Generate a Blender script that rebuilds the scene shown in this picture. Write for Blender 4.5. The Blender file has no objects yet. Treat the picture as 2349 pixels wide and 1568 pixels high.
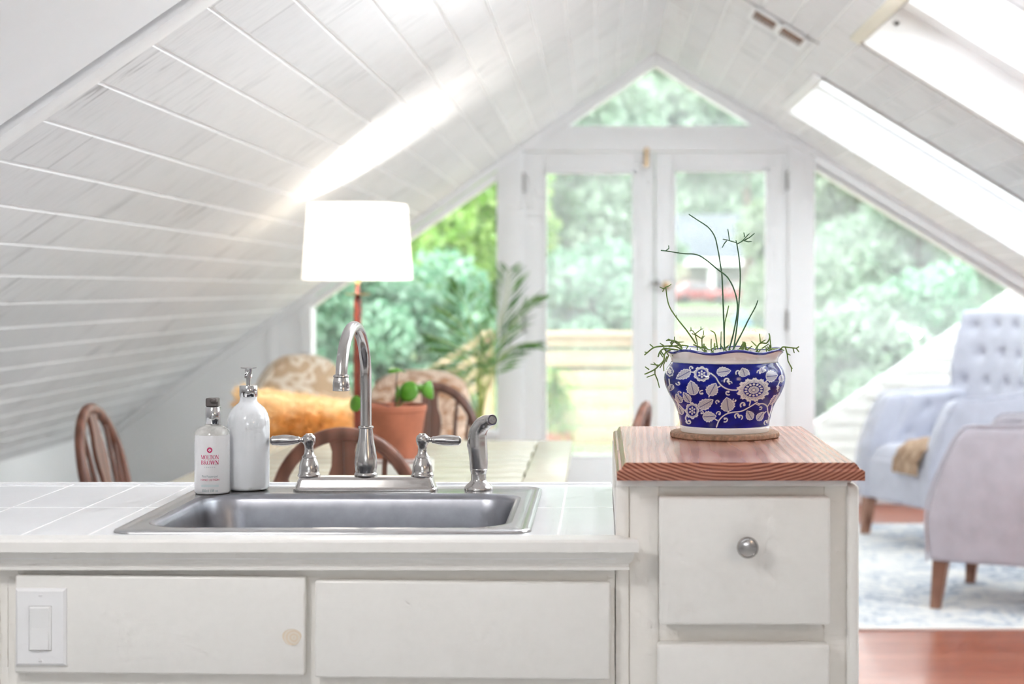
import bpy, bmesh, math, random
import numpy as np
from mathutils import Vector, Matrix

random.seed(7)
rng = np.random.default_rng(11)
S = bpy.context.scene
COL = S.collection
PI = math.pi
F, CX, CY, H = 3700.0, 1375.0, 662.0, 1.282      # focal length and principal point of the lens in pixels, eye height


def P(u, v, y):
    return Vector(((u - CX) / F * y, y, H - (v - CY) / F * y))


# ---------------------------------------------------------------- materials
class NT:
    def __init__(self, name):
        self.m = bpy.data.materials.new(name)
        self.m.use_nodes = True
        self.t = self.m.node_tree
        self.b = self.t.nodes['Principled BSDF']
        self.out = self.t.nodes['Material Output']

    def n(self, typ, **kw):
        nd = self.t.nodes.new(typ)
        for k, v in kw.items():
            if k.startswith('i_'):
                key = k[2:]
                key = int(key) if key.isdigit() else key.replace('_', ' ')
                nd.inputs[key].default_value = v
            else:
                setattr(nd, k, v)
        return nd

    def l(self, a, b):
        self.t.links.new(a, b)

    def set(self, **kw):
        for k, v in kw.items():
            self.b.inputs[k.replace('_', ' ')].default_value = v

    def math(self, op, a, b=None, c=None):
        nd = self.n('ShaderNodeMath', operation=op)
        for i, x in enumerate((a, b, c)):
            if x is None:
                continue
            if isinstance(x, (int, float)):
                nd.inputs[i].default_value = x
            else:
                self.l(x, nd.inputs[i])
        return nd.outputs[0]

    def mix(self, fac, a, b, blend='MIX'):
        nd = self.n('ShaderNodeMix', data_type='RGBA', blend_type=blend)
        for i, x in ((0, fac), (6, a), (7, b)):
            if isinstance(x, (int, float)):
                nd.inputs[i].default_value = x
            elif isinstance(x, (tuple, list)):
                nd.inputs[i].default_value = (*x[:3], 1)
            else:
                self.l(x, nd.inputs[i])
        return nd.outputs[2]

    def coords(self, scale=(1, 1, 1), loc=(0, 0, 0), rot=(0, 0, 0), src='Object'):
        tc = self.n('ShaderNodeTexCoord')
        mp = self.n('ShaderNodeMapping')
        mp.inputs['Scale'].default_value = scale
        mp.inputs['Location'].default_value = loc
        mp.inputs['Rotation'].default_value = rot
        self.l(tc.outputs[src], mp.inputs[0])
        return mp.outputs[0]

    def noise(self, vec, scale=5, detail=4, rough=.55, dist=0):
        nd = self.n('ShaderNodeTexNoise')
        nd.inputs['Scale'].default_value = scale
        nd.inputs['Detail'].default_value = detail
        nd.inputs['Roughness'].default_value = rough
        nd.inputs['Distortion'].default_value = dist
        self.l(vec, nd.inputs['Vector'])
        return nd.outputs['Fac']

    def ramp(self, fac, stops):
        nd = self.n('ShaderNodeValToRGB')
        e = nd.color_ramp.elements
        while len(e) < len(stops):
            e.new(.5)
        for el, (p, c) in zip(e, stops):
            el.position = p
            el.color = (*c, 1) if len(c) == 3 else c
        self.l(fac, nd.inputs[0])
        return nd.outputs[0]

    def bump(self, h, strength=.3, dist=.01):
        nd = self.n('ShaderNodeBump')
        nd.inputs['Strength'].default_value = strength
        nd.inputs['Distance'].default_value = dist
        self.l(h, nd.inputs['Height'])
        self.l(nd.outputs[0], self.b.inputs['Normal'])

    def color(self, sock):
        self.l(sock, self.b.inputs['Base Color'])


def plain(name, col, rough=.5, metal=0., var=.0, scale=8, bump=0., **kw):
    t = NT(name)
    t.set(Base_Color=(*col, 1), Roughness=rough, Metallic=metal, **kw)
    v = t.coords()
    nz = t.noise(v, scale)
    if var:
        dark = tuple(c * (1 - var) for c in col)
        lite = tuple(min(1, c * (1 + var * .6)) for c in col)
        t.color(t.ramp(nz, [(.3, dark), (.7, lite)]))
    if bump:
        t.bump(t.noise(v, scale * 12, 3), bump, .004)
    return t.m


def painted(name, col, rough=.35):
    """brush-painted wood: faint streaks along the length and small dents"""
    t = NT(name)
    t.set(Roughness=rough)
    a = t.noise(t.coords((3, 40, 60)), 6, 5)
    b = t.noise(t.coords((60, 60, 60)), 1.2, 2)
    t.color(t.ramp(b, [(.25, tuple(c * .98 for c in col)), (.6, col)]))
    t.bump(t.math('ADD', a, t.math('MULTIPLY', b, .6)), .05, .003)
    return t.m


def wood(name, dark, lite, scale=(1, 1, 1), rough=.4, bands=9., dist=4., bump=.15, **kw):
    t = NT(name)
    t.set(Roughness=rough, **kw)
    v = t.coords(scale)
    w = t.n('ShaderNodeTexWave', wave_type='BANDS', bands_direction='X')
    w.inputs['Scale'].default_value = bands
    w.inputs['Distortion'].default_value = dist
    w.inputs['Detail'].default_value = 3
    w.inputs['Detail Scale'].default_value = 1.2
    t.l(v, w.inputs['Vector'])
    nz = t.noise(v, 14, 5)
    f = t.math('MULTIPLY_ADD', w.outputs['Fac'], .6, t.math('MULTIPLY', nz, .4))
    t.color(t.ramp(f, [(.2, dark), (.75, lite)]))
    t.bump(f, bump, .003)
    return t.m


def glass(name, glare=.1):
    t = NT(name)
    t.t.nodes.remove(t.b)
    tr = t.n('ShaderNodeBsdfTransparent')
    tr.inputs[0].default_value = (.97, .985, .975, 1)
    gl = t.n('ShaderNodeBsdfGlossy')
    gl.inputs['Roughness'].default_value = .02
    df = t.n('ShaderNodeBsdfDiffuse')
    df.inputs[0].default_value = (.9, .92, .92, 1)
    tl = t.n('ShaderNodeBsdfTranslucent')
    tl.inputs[0].default_value = (.9, .93, .94, 1)
    m0 = t.n('ShaderNodeMixShader', i_0=.5)
    t.l(df.outputs[0], m0.inputs[1]); t.l(tl.outputs[0], m0.inputs[2])
    m1 = t.n('ShaderNodeMixShader')
    nz = t.noise(t.coords((1, 1, 1.6)), 2.2, 3)
    t.l(t.math('MULTIPLY', nz, glare * 2), m1.inputs[0])
    t.l(tr.outputs[0], m1.inputs[1]); t.l(m0.outputs[0], m1.inputs[2])
    m2 = t.n('ShaderNodeMixShader')
    fr = t.n('ShaderNodeFresnel', i_IOR=1.45)
    ge = t.n('ShaderNodeNewGeometry')
    t.l(t.math('MULTIPLY', fr.outputs[0], t.math('SUBTRACT', 1., ge.outputs['Backfacing'])), m2.inputs[0])
    t.l(m1.outputs[0], m2.inputs[1]); t.l(gl.outputs[0], m2.inputs[2])
    t.l(m2.outputs[0], t.out.inputs[0])
    return t.m


def leafy(name, c0, c1, trans=.45, rough=.5):
    t = NT(name)
    t.t.nodes.remove(t.b)
    g = t.n('ShaderNodeNewGeometry')
    col = t.ramp(g.outputs['Random Per Island'], [(0, c0), (1, c1)])
    df = t.n('ShaderNodeBsdfDiffuse')
    tl = t.n('ShaderNodeBsdfTranslucent')
    gl = t.n('ShaderNodeBsdfGlossy')
    gl.inputs['Roughness'].default_value = rough
    gl.inputs[0].default_value = (.8, .85, .8, 1)
    t.l(col, df.inputs[0]); t.l(col, tl.inputs[0])
    m = t.n('ShaderNodeMixShader', i_0=trans)
    t.l(df.outputs[0], m.inputs[1]); t.l(tl.outputs[0], m.inputs[2])
    m2 = t.n('ShaderNodeMixShader', i_0=.06)
    t.l(m.outputs[0], m2.inputs[1]); t.l(gl.outputs[0], m2.inputs[2])
    t.l(m2.outputs[0], t.out.inputs[0])
    return t.m


def steel(name, col=(.62, .61, .60), rough=.24, axis=(2, 90, 90), aniso=.3, worn=False):
    t = NT(name)
    t.set(Base_Color=(*col, 1), Metallic=1., Roughness=rough)
    t.b.inputs['Anisotropic'].default_value = aniso
    nz = t.noise(t.coords(axis), 8, 3)
    t.l(t.math('MULTIPLY_ADD', nz, .06, rough - .03), t.b.inputs['Roughness'])
    if worn:
        sp = t.noise(t.coords((1, 1, 1)), 26, 4)
        t.color(t.ramp(sp, [(.35, tuple(c * .86 for c in col)), (.6, col)]))
    return t.m


def plank_ceiling(name, ridge, dvec, w, seed):
    t = NT(name)
    t.set(Roughness=.55)
    tc = t.n('ShaderNodeTexCoord')
    sub = t.n('ShaderNodeVectorMath', operation='SUBTRACT'); sub.inputs[1].default_value = ridge
    t.l(tc.outputs['Object'], sub.inputs[0])
    dot = t.n('ShaderNodeVectorMath', operation='DOT_PRODUCT'); dot.inputs[1].default_value = dvec
    t.l(sub.outputs[0], dot.inputs[0])
    s = dot.outputs['Value']
    sep = t.n('ShaderNodeSeparateXYZ'); t.l(tc.outputs['Object'], sep.inputs[0])
    y = sep.outputs['Y']
    idx = t.math('FLOOR', t.math('DIVIDE', s, w))
    wn = t.n('ShaderNodeTexWhiteNoise', noise_dimensions='1D')
    t.l(t.math('ADD', idx, seed), wn.inputs['W'])
    rnd = wn.outputs['Value']
    yy = t.math('ADD', y, t.math('MULTIPLY', rnd, 7.3))
    fr = t.math('FRACT', t.math('DIVIDE', yy, 2.3))
    joint = t.math('LESS_THAN', fr, .0018)
    piece = t.math('FLOOR', t.math('DIVIDE', yy, 2.3))
    wn2 = t.n('ShaderNodeTexWhiteNoise', noise_dimensions='2D')
    cv = t.n('ShaderNodeCombineXYZ'); t.l(idx, cv.inputs[0]); t.l(piece, cv.inputs[1])
    t.l(cv.outputs[0], wn2.inputs['Vector'])
    tone = wn2.outputs['Value']
    c2 = t.n('ShaderNodeCombineXYZ')
    t.l(t.math('MULTIPLY_ADD', tone, 31., y), c2.inputs[0]); t.l(s, c2.inputs[1]); t.l(tone, c2.inputs[2])
    def tex(sx, sy, sc, det=4, dist=0):
        mp = t.n('ShaderNodeMapping'); mp.inputs['Scale'].default_value = (sx, sy, 1)
        t.l(c2.outputs[0], mp.inputs[0])
        return t.noise(mp.outputs[0], sc, det, .6, dist)
    saw = tex(70, 5, 2.2, 3, .6)            # circular-saw marks across the board
    streak = tex(22, 2.2, 1.5, 5, .8)
    patch = tex(1.6, 1.2, 1.6, 3)
    st = t.math('MULTIPLY', t.math('MAXIMUM', t.math('SUBTRACT', streak, .55), 0), 6.0)
    st = t.math('MULTIPLY', st, t.math('MAXIMUM', t.math('MULTIPLY', t.math('SUBTRACT', patch, .45), 5.5), 0))
    st = t.math('MINIMUM', st, .62)
    base = t.ramp(tone, [(0, (.735, .735, .75)), (1, (.80, .80, .81))])
    c = t.mix(t.math('MULTIPLY', st, 1.25), base, (.36, .36, .37))
    c = t.mix(t.math('MULTIPLY', t.math('MAXIMUM', t.math('SUBTRACT', saw, .50), 0), 1.9), c, (.50, .51, .53))
    c = t.mix(t.math('MULTIPLY', joint, .75), c, (.2, .2, .2))
    t.color(c)
    h = t.math('ADD', t.math('MULTIPLY', saw, .8), t.math('MULTIPLY', streak, .5))
    h = t.math('SUBTRACT', h, t.math('MULTIPLY', joint, 1.5))
    t.bump(h, .38, .004)
    return t.m


M = {}
M['white_wall'] = plain('white wall paint', (.86, .865, .87), .6, var=.02, scale=2, bump=.05)
M['smooth_ceiling'] = plain('smooth ceiling paint', (.83, .835, .855), .5, var=.03, scale=3, bump=.05)
M['trim'] = painted('white trim paint', (.88, .882, .89), .4)
M['cabinet'] = painted('ivory cabinet paint', (.84, .815, .775), .33)
M['cabinet_front'] = painted('ivory drawer paint', (.85, .835, .805), .3)
M['plate'] = plain('white switch plastic', (.86, .86, .87), .25)
M['rocker'] = plain('pale grey rocker plastic', (.84, .84, .84), .3)
M['hinge'] = plain('painted steel hinge', (.36, .35, .34), .4, .6)
M['brass'] = plain('aged brass', (.44, .32, .19), .3, 1.)
M['lamp_brass'] = plain('polished brass', (.85, .6, .3), .25, 1.)
M['glass_clear'] = glass('window glass', .03)
M['glass_glare'] = glass('window glass with painted glare', .12)  # diffuse white mixed in for the bright room reflected in the panes
M['steel'] = steel('brushed nickel', (.50, .48, .465), .2)
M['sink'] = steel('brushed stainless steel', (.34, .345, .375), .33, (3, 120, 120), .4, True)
M['sink_rim'] = steel('stainless rim', (.56, .56, .57), .22, (3, 120, 120), .3)
M['chrome'] = plain('chrome', (.60, .59, .59), .07, 1.)
M['nozzle'] = plain('grey nozzle face', (.34, .33, .32), .4, .5, var=.3, scale=300)
M['lotion'] = plain('white lotion bottle plastic', (.86, .85, .86), .16, **{'Coat_Weight': .4})
M['shoulder'] = plain('clear bottle shoulder', (.62, .61, .58), .12, var=.25, scale=60)
M['bottle_glass'] = plain('white milk glass', (.86, .88, .91), .08, **{'Coat_Weight': .6})
M['pump_grey'] = plain('smoky grey pump plastic', (.13, .11, .105), .3)
M['ink_pink'] = plain('raspberry print', (.62, .04, .16), .5)
M['ink_pale'] = plain('pale teal print', (.66, .74, .75), .5)
M['ink_grey'] = plain('grey print', (.33, .42, .44), .5)
M['dark_wood'] = wood('dark turned oak', (.10, .045, .03), (.15, .068, .045), (4, 4, 1.), .33, 1.6, 2, .03)
M['mid_wood'] = wood('warm turned oak', (.125, .046, .027), (.20, .080, .050), (4, 4, 1.), .38, 1.6, 2, .03)
M['lamp_wood'] = wood('reddish turned wood', (.12, .018, .01), (.32, .07, .04), (3, 3, .6), .25, 4, 2, .05)
M['leg_wood'] = wood('walnut furniture leg', (.20, .09, .055), (.40, .21, .14), (4, 4, 1), .35, 5, 2, .05)
M['fabric'] = plain('pale grey linen', (.53, .545, .63), .85, var=.07, scale=14, bump=.5, **{'Sheen_Weight': .3})
M['fabric_warm'] = plain('mauve grey linen', (0.4680, 0.4410, 0.4905), .85, var=.09, scale=14, bump=.6, **{'Sheen_Weight': .3})
M['soil'] = plain('grey potting grit', (.34, .31, .28), .9, var=.5, scale=140, bump=.8)
M['earth'] = plain('dark potting soil', (.07, .05, .04), .95, var=.4, scale=120, bump=.8)
M['terracotta'] = plain('terracotta', (0.4592, 0.1558, 0.0861), .7, var=.18, scale=16, bump=.15)
M['saucer'] = plain('white glazed saucer', (.82, .82, .80), .2)
M['cork'] = plain('cork', (.72, .46, .31), .85, var=.35, scale=130, bump=.9)
M['cactus'] = plain('green cactus stem', (.13, .22, .035), .4, var=.25, scale=60)
M['cactus_dark'] = plain('dark green cactus stem', (.045, .13, .055), .4, var=.2, scale=60)
M['bark'] = plain('tree bark', (.17, .14, .11), .9, var=.4, scale=9, bump=.5)
M['pilea'] = plain('coin plant leaf', (0.0975, 0.2850, 0.0225), .3, var=.2, scale=20, **{'Subsurface_Weight': .0})
M['fence'] = plain('new pine board', (0.4373, 0.3424, 0.2145), .7, var=.10, scale=6, bump=.15)
M['deck'] = plain('pine deck', (0.3657, 0.2940, 0.2030), .7, var=.12, scale=5, bump=.15)
M['lawn'] = plain('mown lawn', (0.0943, 0.1573, 0.0467), .9, var=.3, scale=.6, bump=.3)
M['road'] = plain('dusty drive', (0.1269, 0.1067, 0.0963), .9, var=.2, scale=.8)
M['roof'] = plain('blue grey shingles', (0.0684, 0.0831, 0.0999), .8, var=.12, scale=1.5, bump=.3)
M['house'] = plain('white siding', (0.2517, 0.2485, 0.2333), .7, var=.04, scale=1)
M['window_dark'] = plain('dark house window', (.12, .15, .17), .15)
M['car_red'] = plain('red car paint', (0.2642, 0.0350, 0.0298), .2, **{'Coat_Weight': .6})
M['tyre'] = plain('black rubber', (.03, .03, .03), .8)
M['tarp'] = plain('blue tarpaulin', (0.0711, 0.1850, 0.3406), .45, var=.35, scale=1.5)
M['siding'] = painted('white clapboard', (0.4709, 0.4616, 0.4521), .5)
M['fern'] = leafy('fern frond', (0.0910, 0.2642, 0.0298), (0.2642, 0.4567, 0.0910), .5)
M['palm'] = leafy('palm leaflet', (.035, .12, .03), (.16, .34, .07), .4)
M['palm_stem'] = plain('palm stalk', (.38, .46, .12), .5, var=.3, scale=20)
M['beige'] = plain('beige sash', (.72, .58, .50), .6, var=.06, scale=4)
M['casing_shade'] = plain('casing with painted shadow line', (.42, .39, .37), .6)  # grey tint standing in for the shadow lines along the skylight edges
M['cream_trim'] = painted('cream reveal', (.85, .80, .68), .4)
M['vent_inside'] = plain('rusty duct', (.17, .06, .028), .5, .3, var=.3, scale=30)


def mat_tiles():
    t = NT('white glazed tile')
    t.set(Roughness=.14)
    t.b.inputs['Specular IOR Level'].default_value = .22
    tc = t.n('ShaderNodeTexCoord'); sp = t.n('ShaderNodeSeparateXYZ'); t.l(tc.outputs['Object'], sp.inputs[0])
    x, y = sp.outputs[0], sp.outputs[1]
    line = None
    def near(sock, pos, hw=.0022):
        return t.math('LESS_THAN', t.math('ABSOLUTE', t.math('SUBTRACT', sock, pos)), hw)
    for p in (-1.61, -1.305, -1.0, -.874, -.7725, -.062):
        n = near(x, p)
        line = n if line is None else t.math('MAXIMUM', line, n)
    for p in (2.437, 2.745, 3.042):
        line = t.math('MAXIMUM', line, near(y, p))
    nz = t.noise(t.coords((1, 1, 1)), 9, 3)
    base = t.ramp(nz, [(.3, (.86, .87, .89)), (.7, (.89, .90, .92))])
    t.color(t.mix(line, base, (.90, .895, .89)))
    t.l(t.math('MULTIPLY_ADD', line, .5, .1), t.b.inputs['Roughness'])
    t.bump(t.math('SUBTRACT', t.math('MULTIPLY', nz, .25), t.math('MULTIPLY', line, 1.)), .3, .002)
    return t.m


def mat_fir():
    t = NT('varnished fir')
    t.set(Roughness=.22)
    t.b.inputs['Coat Weight'].default_value = .12
    t.b.inputs['Coat Roughness'].default_value = .12
    v = t.coords((1, .22, 1), (-.21, -.6, -1.30), (0, .05, .1))
    w = t.n('ShaderNodeTexWave', wave_type='RINGS', rings_direction='Y')
    w.inputs['Scale'].default_value = 62
    w.inputs['Distortion'].default_value = 2.2
    w.inputs['Detail'].default_value = 2
    w.inputs['Detail Scale'].default_value = .35
    t.l(v, w.inputs['Vector'])
    nz = t.noise(t.coords((1, .25, 1)), 9, 4)
    f = t.math('MULTIPLY_ADD', w.outputs['Fac'], .8, t.math('MULTIPLY', nz, .25))
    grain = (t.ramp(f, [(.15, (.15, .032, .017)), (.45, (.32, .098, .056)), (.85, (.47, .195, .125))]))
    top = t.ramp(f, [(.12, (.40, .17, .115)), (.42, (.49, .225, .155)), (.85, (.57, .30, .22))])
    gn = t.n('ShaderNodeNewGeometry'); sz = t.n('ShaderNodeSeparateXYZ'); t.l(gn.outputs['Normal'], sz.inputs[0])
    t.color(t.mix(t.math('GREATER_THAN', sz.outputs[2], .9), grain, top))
    t.bump(f, .10, .001)
    return t.m


def mat_table():
    t = NT('weathered pale table wood')
    t.set(Roughness=.26)
    tc = t.n('ShaderNodeTexCoord'); sp = t.n('ShaderNodeSeparateXYZ'); t.l(tc.outputs['Object'], sp.inputs[0])
    a = t.noise(t.coords((2, 16, 4)), 4, 5, .6, 1.5)
    b = t.noise(t.coords((1, 1, 1)), 2.2, 3)
    c = t.ramp(a, [(.3, (.40, .34, .25)), (.7, (.60, .55, .42))])
    c = t.mix(t.math('MULTIPLY', b, .55), c, (.55, .58, .50))
    t.color(c)
    t.bump(a, .15, .002)
    return t.m


def mat_floor():
    t = NT('red oak floor')
    t.set(Roughness=.3)
    t.b.inputs['Specular IOR Level'].default_value = .3
    t.b.inputs['Coat Weight'].default_value = .08
    tc = t.n('ShaderNodeTexCoord'); sp = t.n('ShaderNodeSeparateXYZ'); t.l(tc.outputs['Object'], sp.inputs[0])
    row = t.math('FLOOR', t.math('DIVIDE', sp.outputs[1], .09))
    wn = t.n('ShaderNodeTexWhiteNoise', noise_dimensions='1D'); t.l(row, wn.inputs['W'])
    gap = t.math('LESS_THAN', t.math('FRACT', t.math('DIVIDE', sp.outputs[1], .09)), .03)
    g = t.noise(t.coords((2, 22, 1)), 3.2, 5, .6, 1.2)
    c = t.ramp(g, [(.3, (.17, .034, .013)), (.7, (.33, .085, .034))])
    c = t.mix(t.math('MULTIPLY', wn.outputs['Value'], .4), c, (.38, .14, .075))
    c = t.mix(t.math('MULTIPLY', gap, .7), c, (.1, .03, .015))
    t.color(c)
    t.bump(t.math('SUBTRACT', g, gap), .08, .003)
    return t.m


def mat_rug():
    t = NT('faded woven rug')
    t.set(Roughness=.95)
    a = t.noise(t.coords((7, 7, 1)), 1.5, 8, .7, 1.4)
    b = t.noise(t.coords((1.2, 1.2, 1)), 1.6, 3)
    f = t.math('ADD', t.math('MULTIPLY', a, .7), t.math('MULTIPLY', b, .3))
    t.color(t.ramp(f, [(.36, (.20, .25, .33)), (.45, (.46, .51, .58)), (.53, (.74, .74, .73)), (.7, (.80, .79, .76))]))
    t.bump(t.noise(t.coords((160, 160, 1)), 2, 2), .6, .006)
    return t.m


def mat_damask(name, a, b, scale):
    t = NT(name)
    t.set(Roughness=.85)
    v = t.coords((1, 1, 1))
    n1 = t.noise(v, scale, 2, .5, 2.6)
    ring = t.math('SINE', t.math('MULTIPLY', n1, 26))
    n2 = t.noise(v, scale * .45, 2)
    f = t.math('MULTIPLY_ADD', ring, .28, n2)
    t.color(t.ramp(f, [(.3, b), (.52, a), (.75, a)]))
    t.bump(t.noise(v, 220, 2), .3, .003)
    return t.m


def mat_fur():
    t = NT('dyed sheepskin')
    t.set(Roughness=.9)
    v = t.coords()
    sp = t.n('ShaderNodeSeparateXYZ'); t.l(v, sp.inputs[0])
    n = t.noise(v, 13, 4)
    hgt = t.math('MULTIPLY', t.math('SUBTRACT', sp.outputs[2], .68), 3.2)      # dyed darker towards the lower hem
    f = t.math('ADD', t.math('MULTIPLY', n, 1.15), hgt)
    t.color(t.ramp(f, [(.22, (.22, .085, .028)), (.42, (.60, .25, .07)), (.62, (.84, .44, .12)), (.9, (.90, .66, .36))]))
    return t.m


def mat_shade():
    t = NT('white linen lampshade')
    t.t.nodes.remove(t.b)
    df = t.n('ShaderNodeBsdfDiffuse'); df.inputs[0].default_value = (.90, .89, .87, 1)
    tl = t.n('ShaderNodeBsdfTranslucent'); tl.inputs[0].default_value = (.93, .91, .88, 1)
    m = t.n('ShaderNodeMixShader', i_0=.5)
    t.l(df.outputs[0], m.inputs[1]); t.l(tl.outputs[0], m.inputs[2])
    t.l(m.outputs[0], t.out.inputs[0])
    return t.m


def emit(name, col, s):
    t = NT(name)
    t.set(Base_Color=(*col, 1))
    t.b.inputs['Emission Color'].default_value = (*col, 1)
    t.b.inputs['Emission Strength'].default_value = s
    return t.m


def mat_planter():
    t = NT('cobalt glaze with white flowers')
    at = t.n('ShaderNodeAttribute', attribute_name='pattern')
    t.color(at.outputs['Color'])
    t.set(Roughness=.1)
    t.b.inputs['Specular IOR Level'].default_value = .32
    return t.m


M['tiles'] = mat_tiles(); M['fir'] = mat_fir(); M['table'] = mat_table(); M['floor'] = mat_floor(); M['rug'] = mat_rug(); M['bounce_floor'] = plain('pale floor added for bounce light', (.64, .64, .64), .4, var=.08, scale=3)
M['damask'] = mat_damask('cream damask', (.86, .78, .66), (.62, .46, .30), 3.2)
M['floral'] = mat_damask('tan floral weave', (.84, .68, .55), (.52, .30, .18), 4.5)
M['brown_knit'] = mat_damask('brown woven cushion', (.50, .36, .25), (.20, .11, .06), 30)
M['fur'] = mat_fur(); M['shade'] = mat_shade(); M['planter'] = mat_planter()
M['bulb'] = emit('warm bulb', (1, .86, .66), 18)
M['globe'] = emit('lit garden globe', (1, .80, .45), 26)


# ---------------------------------------------------------------- geometry helpers
def obj(name, bm, mat, parent=None, smooth=35, local=False):
    me = bpy.data.meshes.new(name)
    if isinstance(bm, bmesh.types.BMesh):
        bmesh.ops.recalc_face_normals(bm, faces=bm.faces[:])
        bm.to_mesh(me); bm.free()
    else:
        v, f = bm
        me.from_pydata(v, [], f)
    for m in (mat if isinstance(mat, (list, tuple)) else [mat]):
        me.materials.append(m if not isinstance(m, str) else M[m])
    if smooth:
        me.polygons.foreach_set('use_smooth', [True] * len(me.polygons))
        if smooth < 180:
            me.set_sharp_from_angle(angle=math.radians(smooth))
    o = bpy.data.objects.new(name, me)
    COL.objects.link(o)
    if parent is not None:
        o.parent = parent
        if not local:
            r = parent
            off = Vector()
            while r is not None:
                off += r.location
                r = r.parent
            o.location = -off
    return o


def thing(name, label, cat, loc=(0, 0, 0), rz=0, group=None, kind=None):
    o = bpy.data.objects.new(name, None)
    o.empty_display_size = .1
    COL.objects.link(o)
    o.location = loc; o.rotation_euler = (0, 0, rz)
    return tag(o, label, cat, group, kind)


def tag(o, label=None, cat=None, group=None, kind=None):
    for k, v in (('label', label), ('category', cat), ('group', group), ('kind', kind)):
        if v:
            o[k] = v
    return o


def struct(name, bm, mat, parent=None, label=None, smooth=35):
    o = obj(name, bm, mat, parent, smooth)
    if parent is None:
        o['kind'] = 'structure'
        if label:
            o['label'] = label
    return o


def copy_tree(o, parent=None):
    c = o.copy(); COL.objects.link(c)
    if parent is not None:
        c.parent = parent
    for ch in [x for x in bpy.data.objects if x.parent == o]:
        copy_tree(ch, c)
    return c


def nb():
    return bmesh.new()


def merge(bm, tmp):
    me = bpy.data.meshes.new('tmp')
    tmp.to_mesh(me); tmp.free()
    bm.from_mesh(me)
    bpy.data.meshes.remove(me)
    return bm


def box(bm, x0, x1, y0, y1, z0, z1, r=0., seg=2, mtx=None):
    t = bmesh.new()
    bmesh.ops.create_cube(t, size=1)
    for v in t.verts:
        v.co = Vector((x0 + (v.co.x + .5) * (x1 - x0), y0 + (v.co.y + .5) * (y1 - y0), z0 + (v.co.z + .5) * (z1 - z0)))
    if r:
        r = min(r, .49 * min(abs(x1 - x0), abs(y1 - y0), abs(z1 - z0)))
        bmesh.ops.bevel(t, geom=t.edges[:], offset=r, segments=seg, affect='EDGES', profile=.5)
    if mtx is not None:
        t.transform(mtx)
    return merge(bm, t)


def lathe(bm, prof, c=(0, 0, 0), seg=32, mtx=None):
    t = bmesh.new()
    rings = []
    for r, z in prof:
        if r < 1e-6:
            rings.append([t.verts.new((0, 0, z))])
        else:
            rings.append([t.verts.new((r * math.cos(2 * PI * k / seg), r * math.sin(2 * PI * k / seg), z)) for k in range(seg)])
    for a, b in zip(rings, rings[1:]):
        for k in range(seg):
            k2 = (k + 1) % seg
            if len(a) == 1 and len(b) == 1:
                continue
            if len(a) == 1:
                t.faces.new((a[0], b[k], b[k2]))
            elif len(b) == 1:
                t.faces.new((a[k], a[k2], b[0]))
            else:
                t.faces.new((a[k], a[k2], b[k2], b[k]))
    if mtx is not None:
        t.transform(mtx)
    t.transform(Matrix.Translation(c))
    return merge(bm, t)


def smooth_pts(pts, k=6):
    p = [Vector(x) for x in pts]
    if len(p) < 3:
        return p
    q = [p[0] * 2 - p[1]] + p + [p[-1] * 2 - p[-2]]
    out = []
    for i in range(1, len(q) - 2):
        for j in range(k):
            t = j / k
            a, b, c, d = q[i - 1], q[i], q[i + 1], q[i + 2]
            out.append(.5 * (2 * b + (c - a) * t + (2 * a - 5 * b + 4 * c - d) * t * t + (3 * b - a - 3 * c + d) * t ** 3))
    out.append(p[-1])
    return out


def tube(bm, pts, r, seg=12, sy=1.):
    pts = [Vector(p) for p in pts]
    n = len(pts)
    rr = r if isinstance(r, (list, tuple)) else [r] * n
    if len(rr) != n:
        m = len(rr)
        rr = [rr[0] if m == 1 else (rr[min(int(i / (n - 1) * (m - 1)), m - 2)] * (1 - ((i / (n - 1) * (m - 1)) - min(int(i / (n - 1) * (m - 1)), m - 2))) +
              rr[min(int(i / (n - 1) * (m - 1)), m - 2) + 1] * ((i / (n - 1) * (m - 1)) - min(int(i / (n - 1) * (m - 1)), m - 2))) for i in range(n)]
    tang = [(pts[min(i + 1, n - 1)] - pts[max(i - 1, 0)]).normalized() for i in range(n)]
    up = Vector((0, 0, 1)) if abs(tang[0].z) < .9 else Vector((0, 1, 0))
    x = tang[0].cross(up).normalized()
    rings = []
    for i in range(n):
        if i:
            x = (x - tang[i] * x.dot(tang[i])).normalized()
        y = tang[i].cross(x)
        rings.append([bm.verts.new(pts[i] + x * (rr[i] * math.cos(2 * PI * k / seg)) + y * (rr[i] * sy * math.sin(2 * PI * k / seg))) for k in range(seg)])
    for a, b in zip(rings, rings[1:]):
        for k in range(seg):
            k2 = (k + 1) % seg
            bm.faces.new((a[k], a[k2], b[k2], b[k]))
    bm.faces.new(rings[0][::-1]); bm.faces.new(rings[-1])
    return bm


def strip(bm, pts, nrm, w, t):
    """bar of rounded rectangular section swept along pts in the plane whose normal is nrm"""
    pts = [Vector(p) for p in pts]
    nrm = Vector(nrm).normalized()
    n = len(pts)
    sec = []
    for sx, sy in ((1, 1), (-1, 1), (-1, -1), (1, -1)):
        a, b = w / 2, t / 2
        c = .3 * min(w, t)
        pr = [(a - c, b), (a, b - c)]
        if sx * sy > 0:
            pr = pr[::-1]
        for q in pr:
            sec.append((sx * q[0], sy * q[1]))
    rings = []
    for i in range(n):
        tg = (pts[min(i + 1, n - 1)] - pts[max(i - 1, 0)]).normalized()
        side = tg.cross(nrm).normalized()
        rings.append([bm.verts.new(pts[i] + side * a + nrm * b) for a, b in sec])
    m = len(sec)
    for a, b in zip(rings, rings[1:]):
        for k in range(m):
            k2 = (k + 1) % m
            bm.faces.new((a[k], a[k2], b[k2], b[k]))
    bm.faces.new(rings[0]); bm.faces.new(rings[-1])
    return bm


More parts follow.
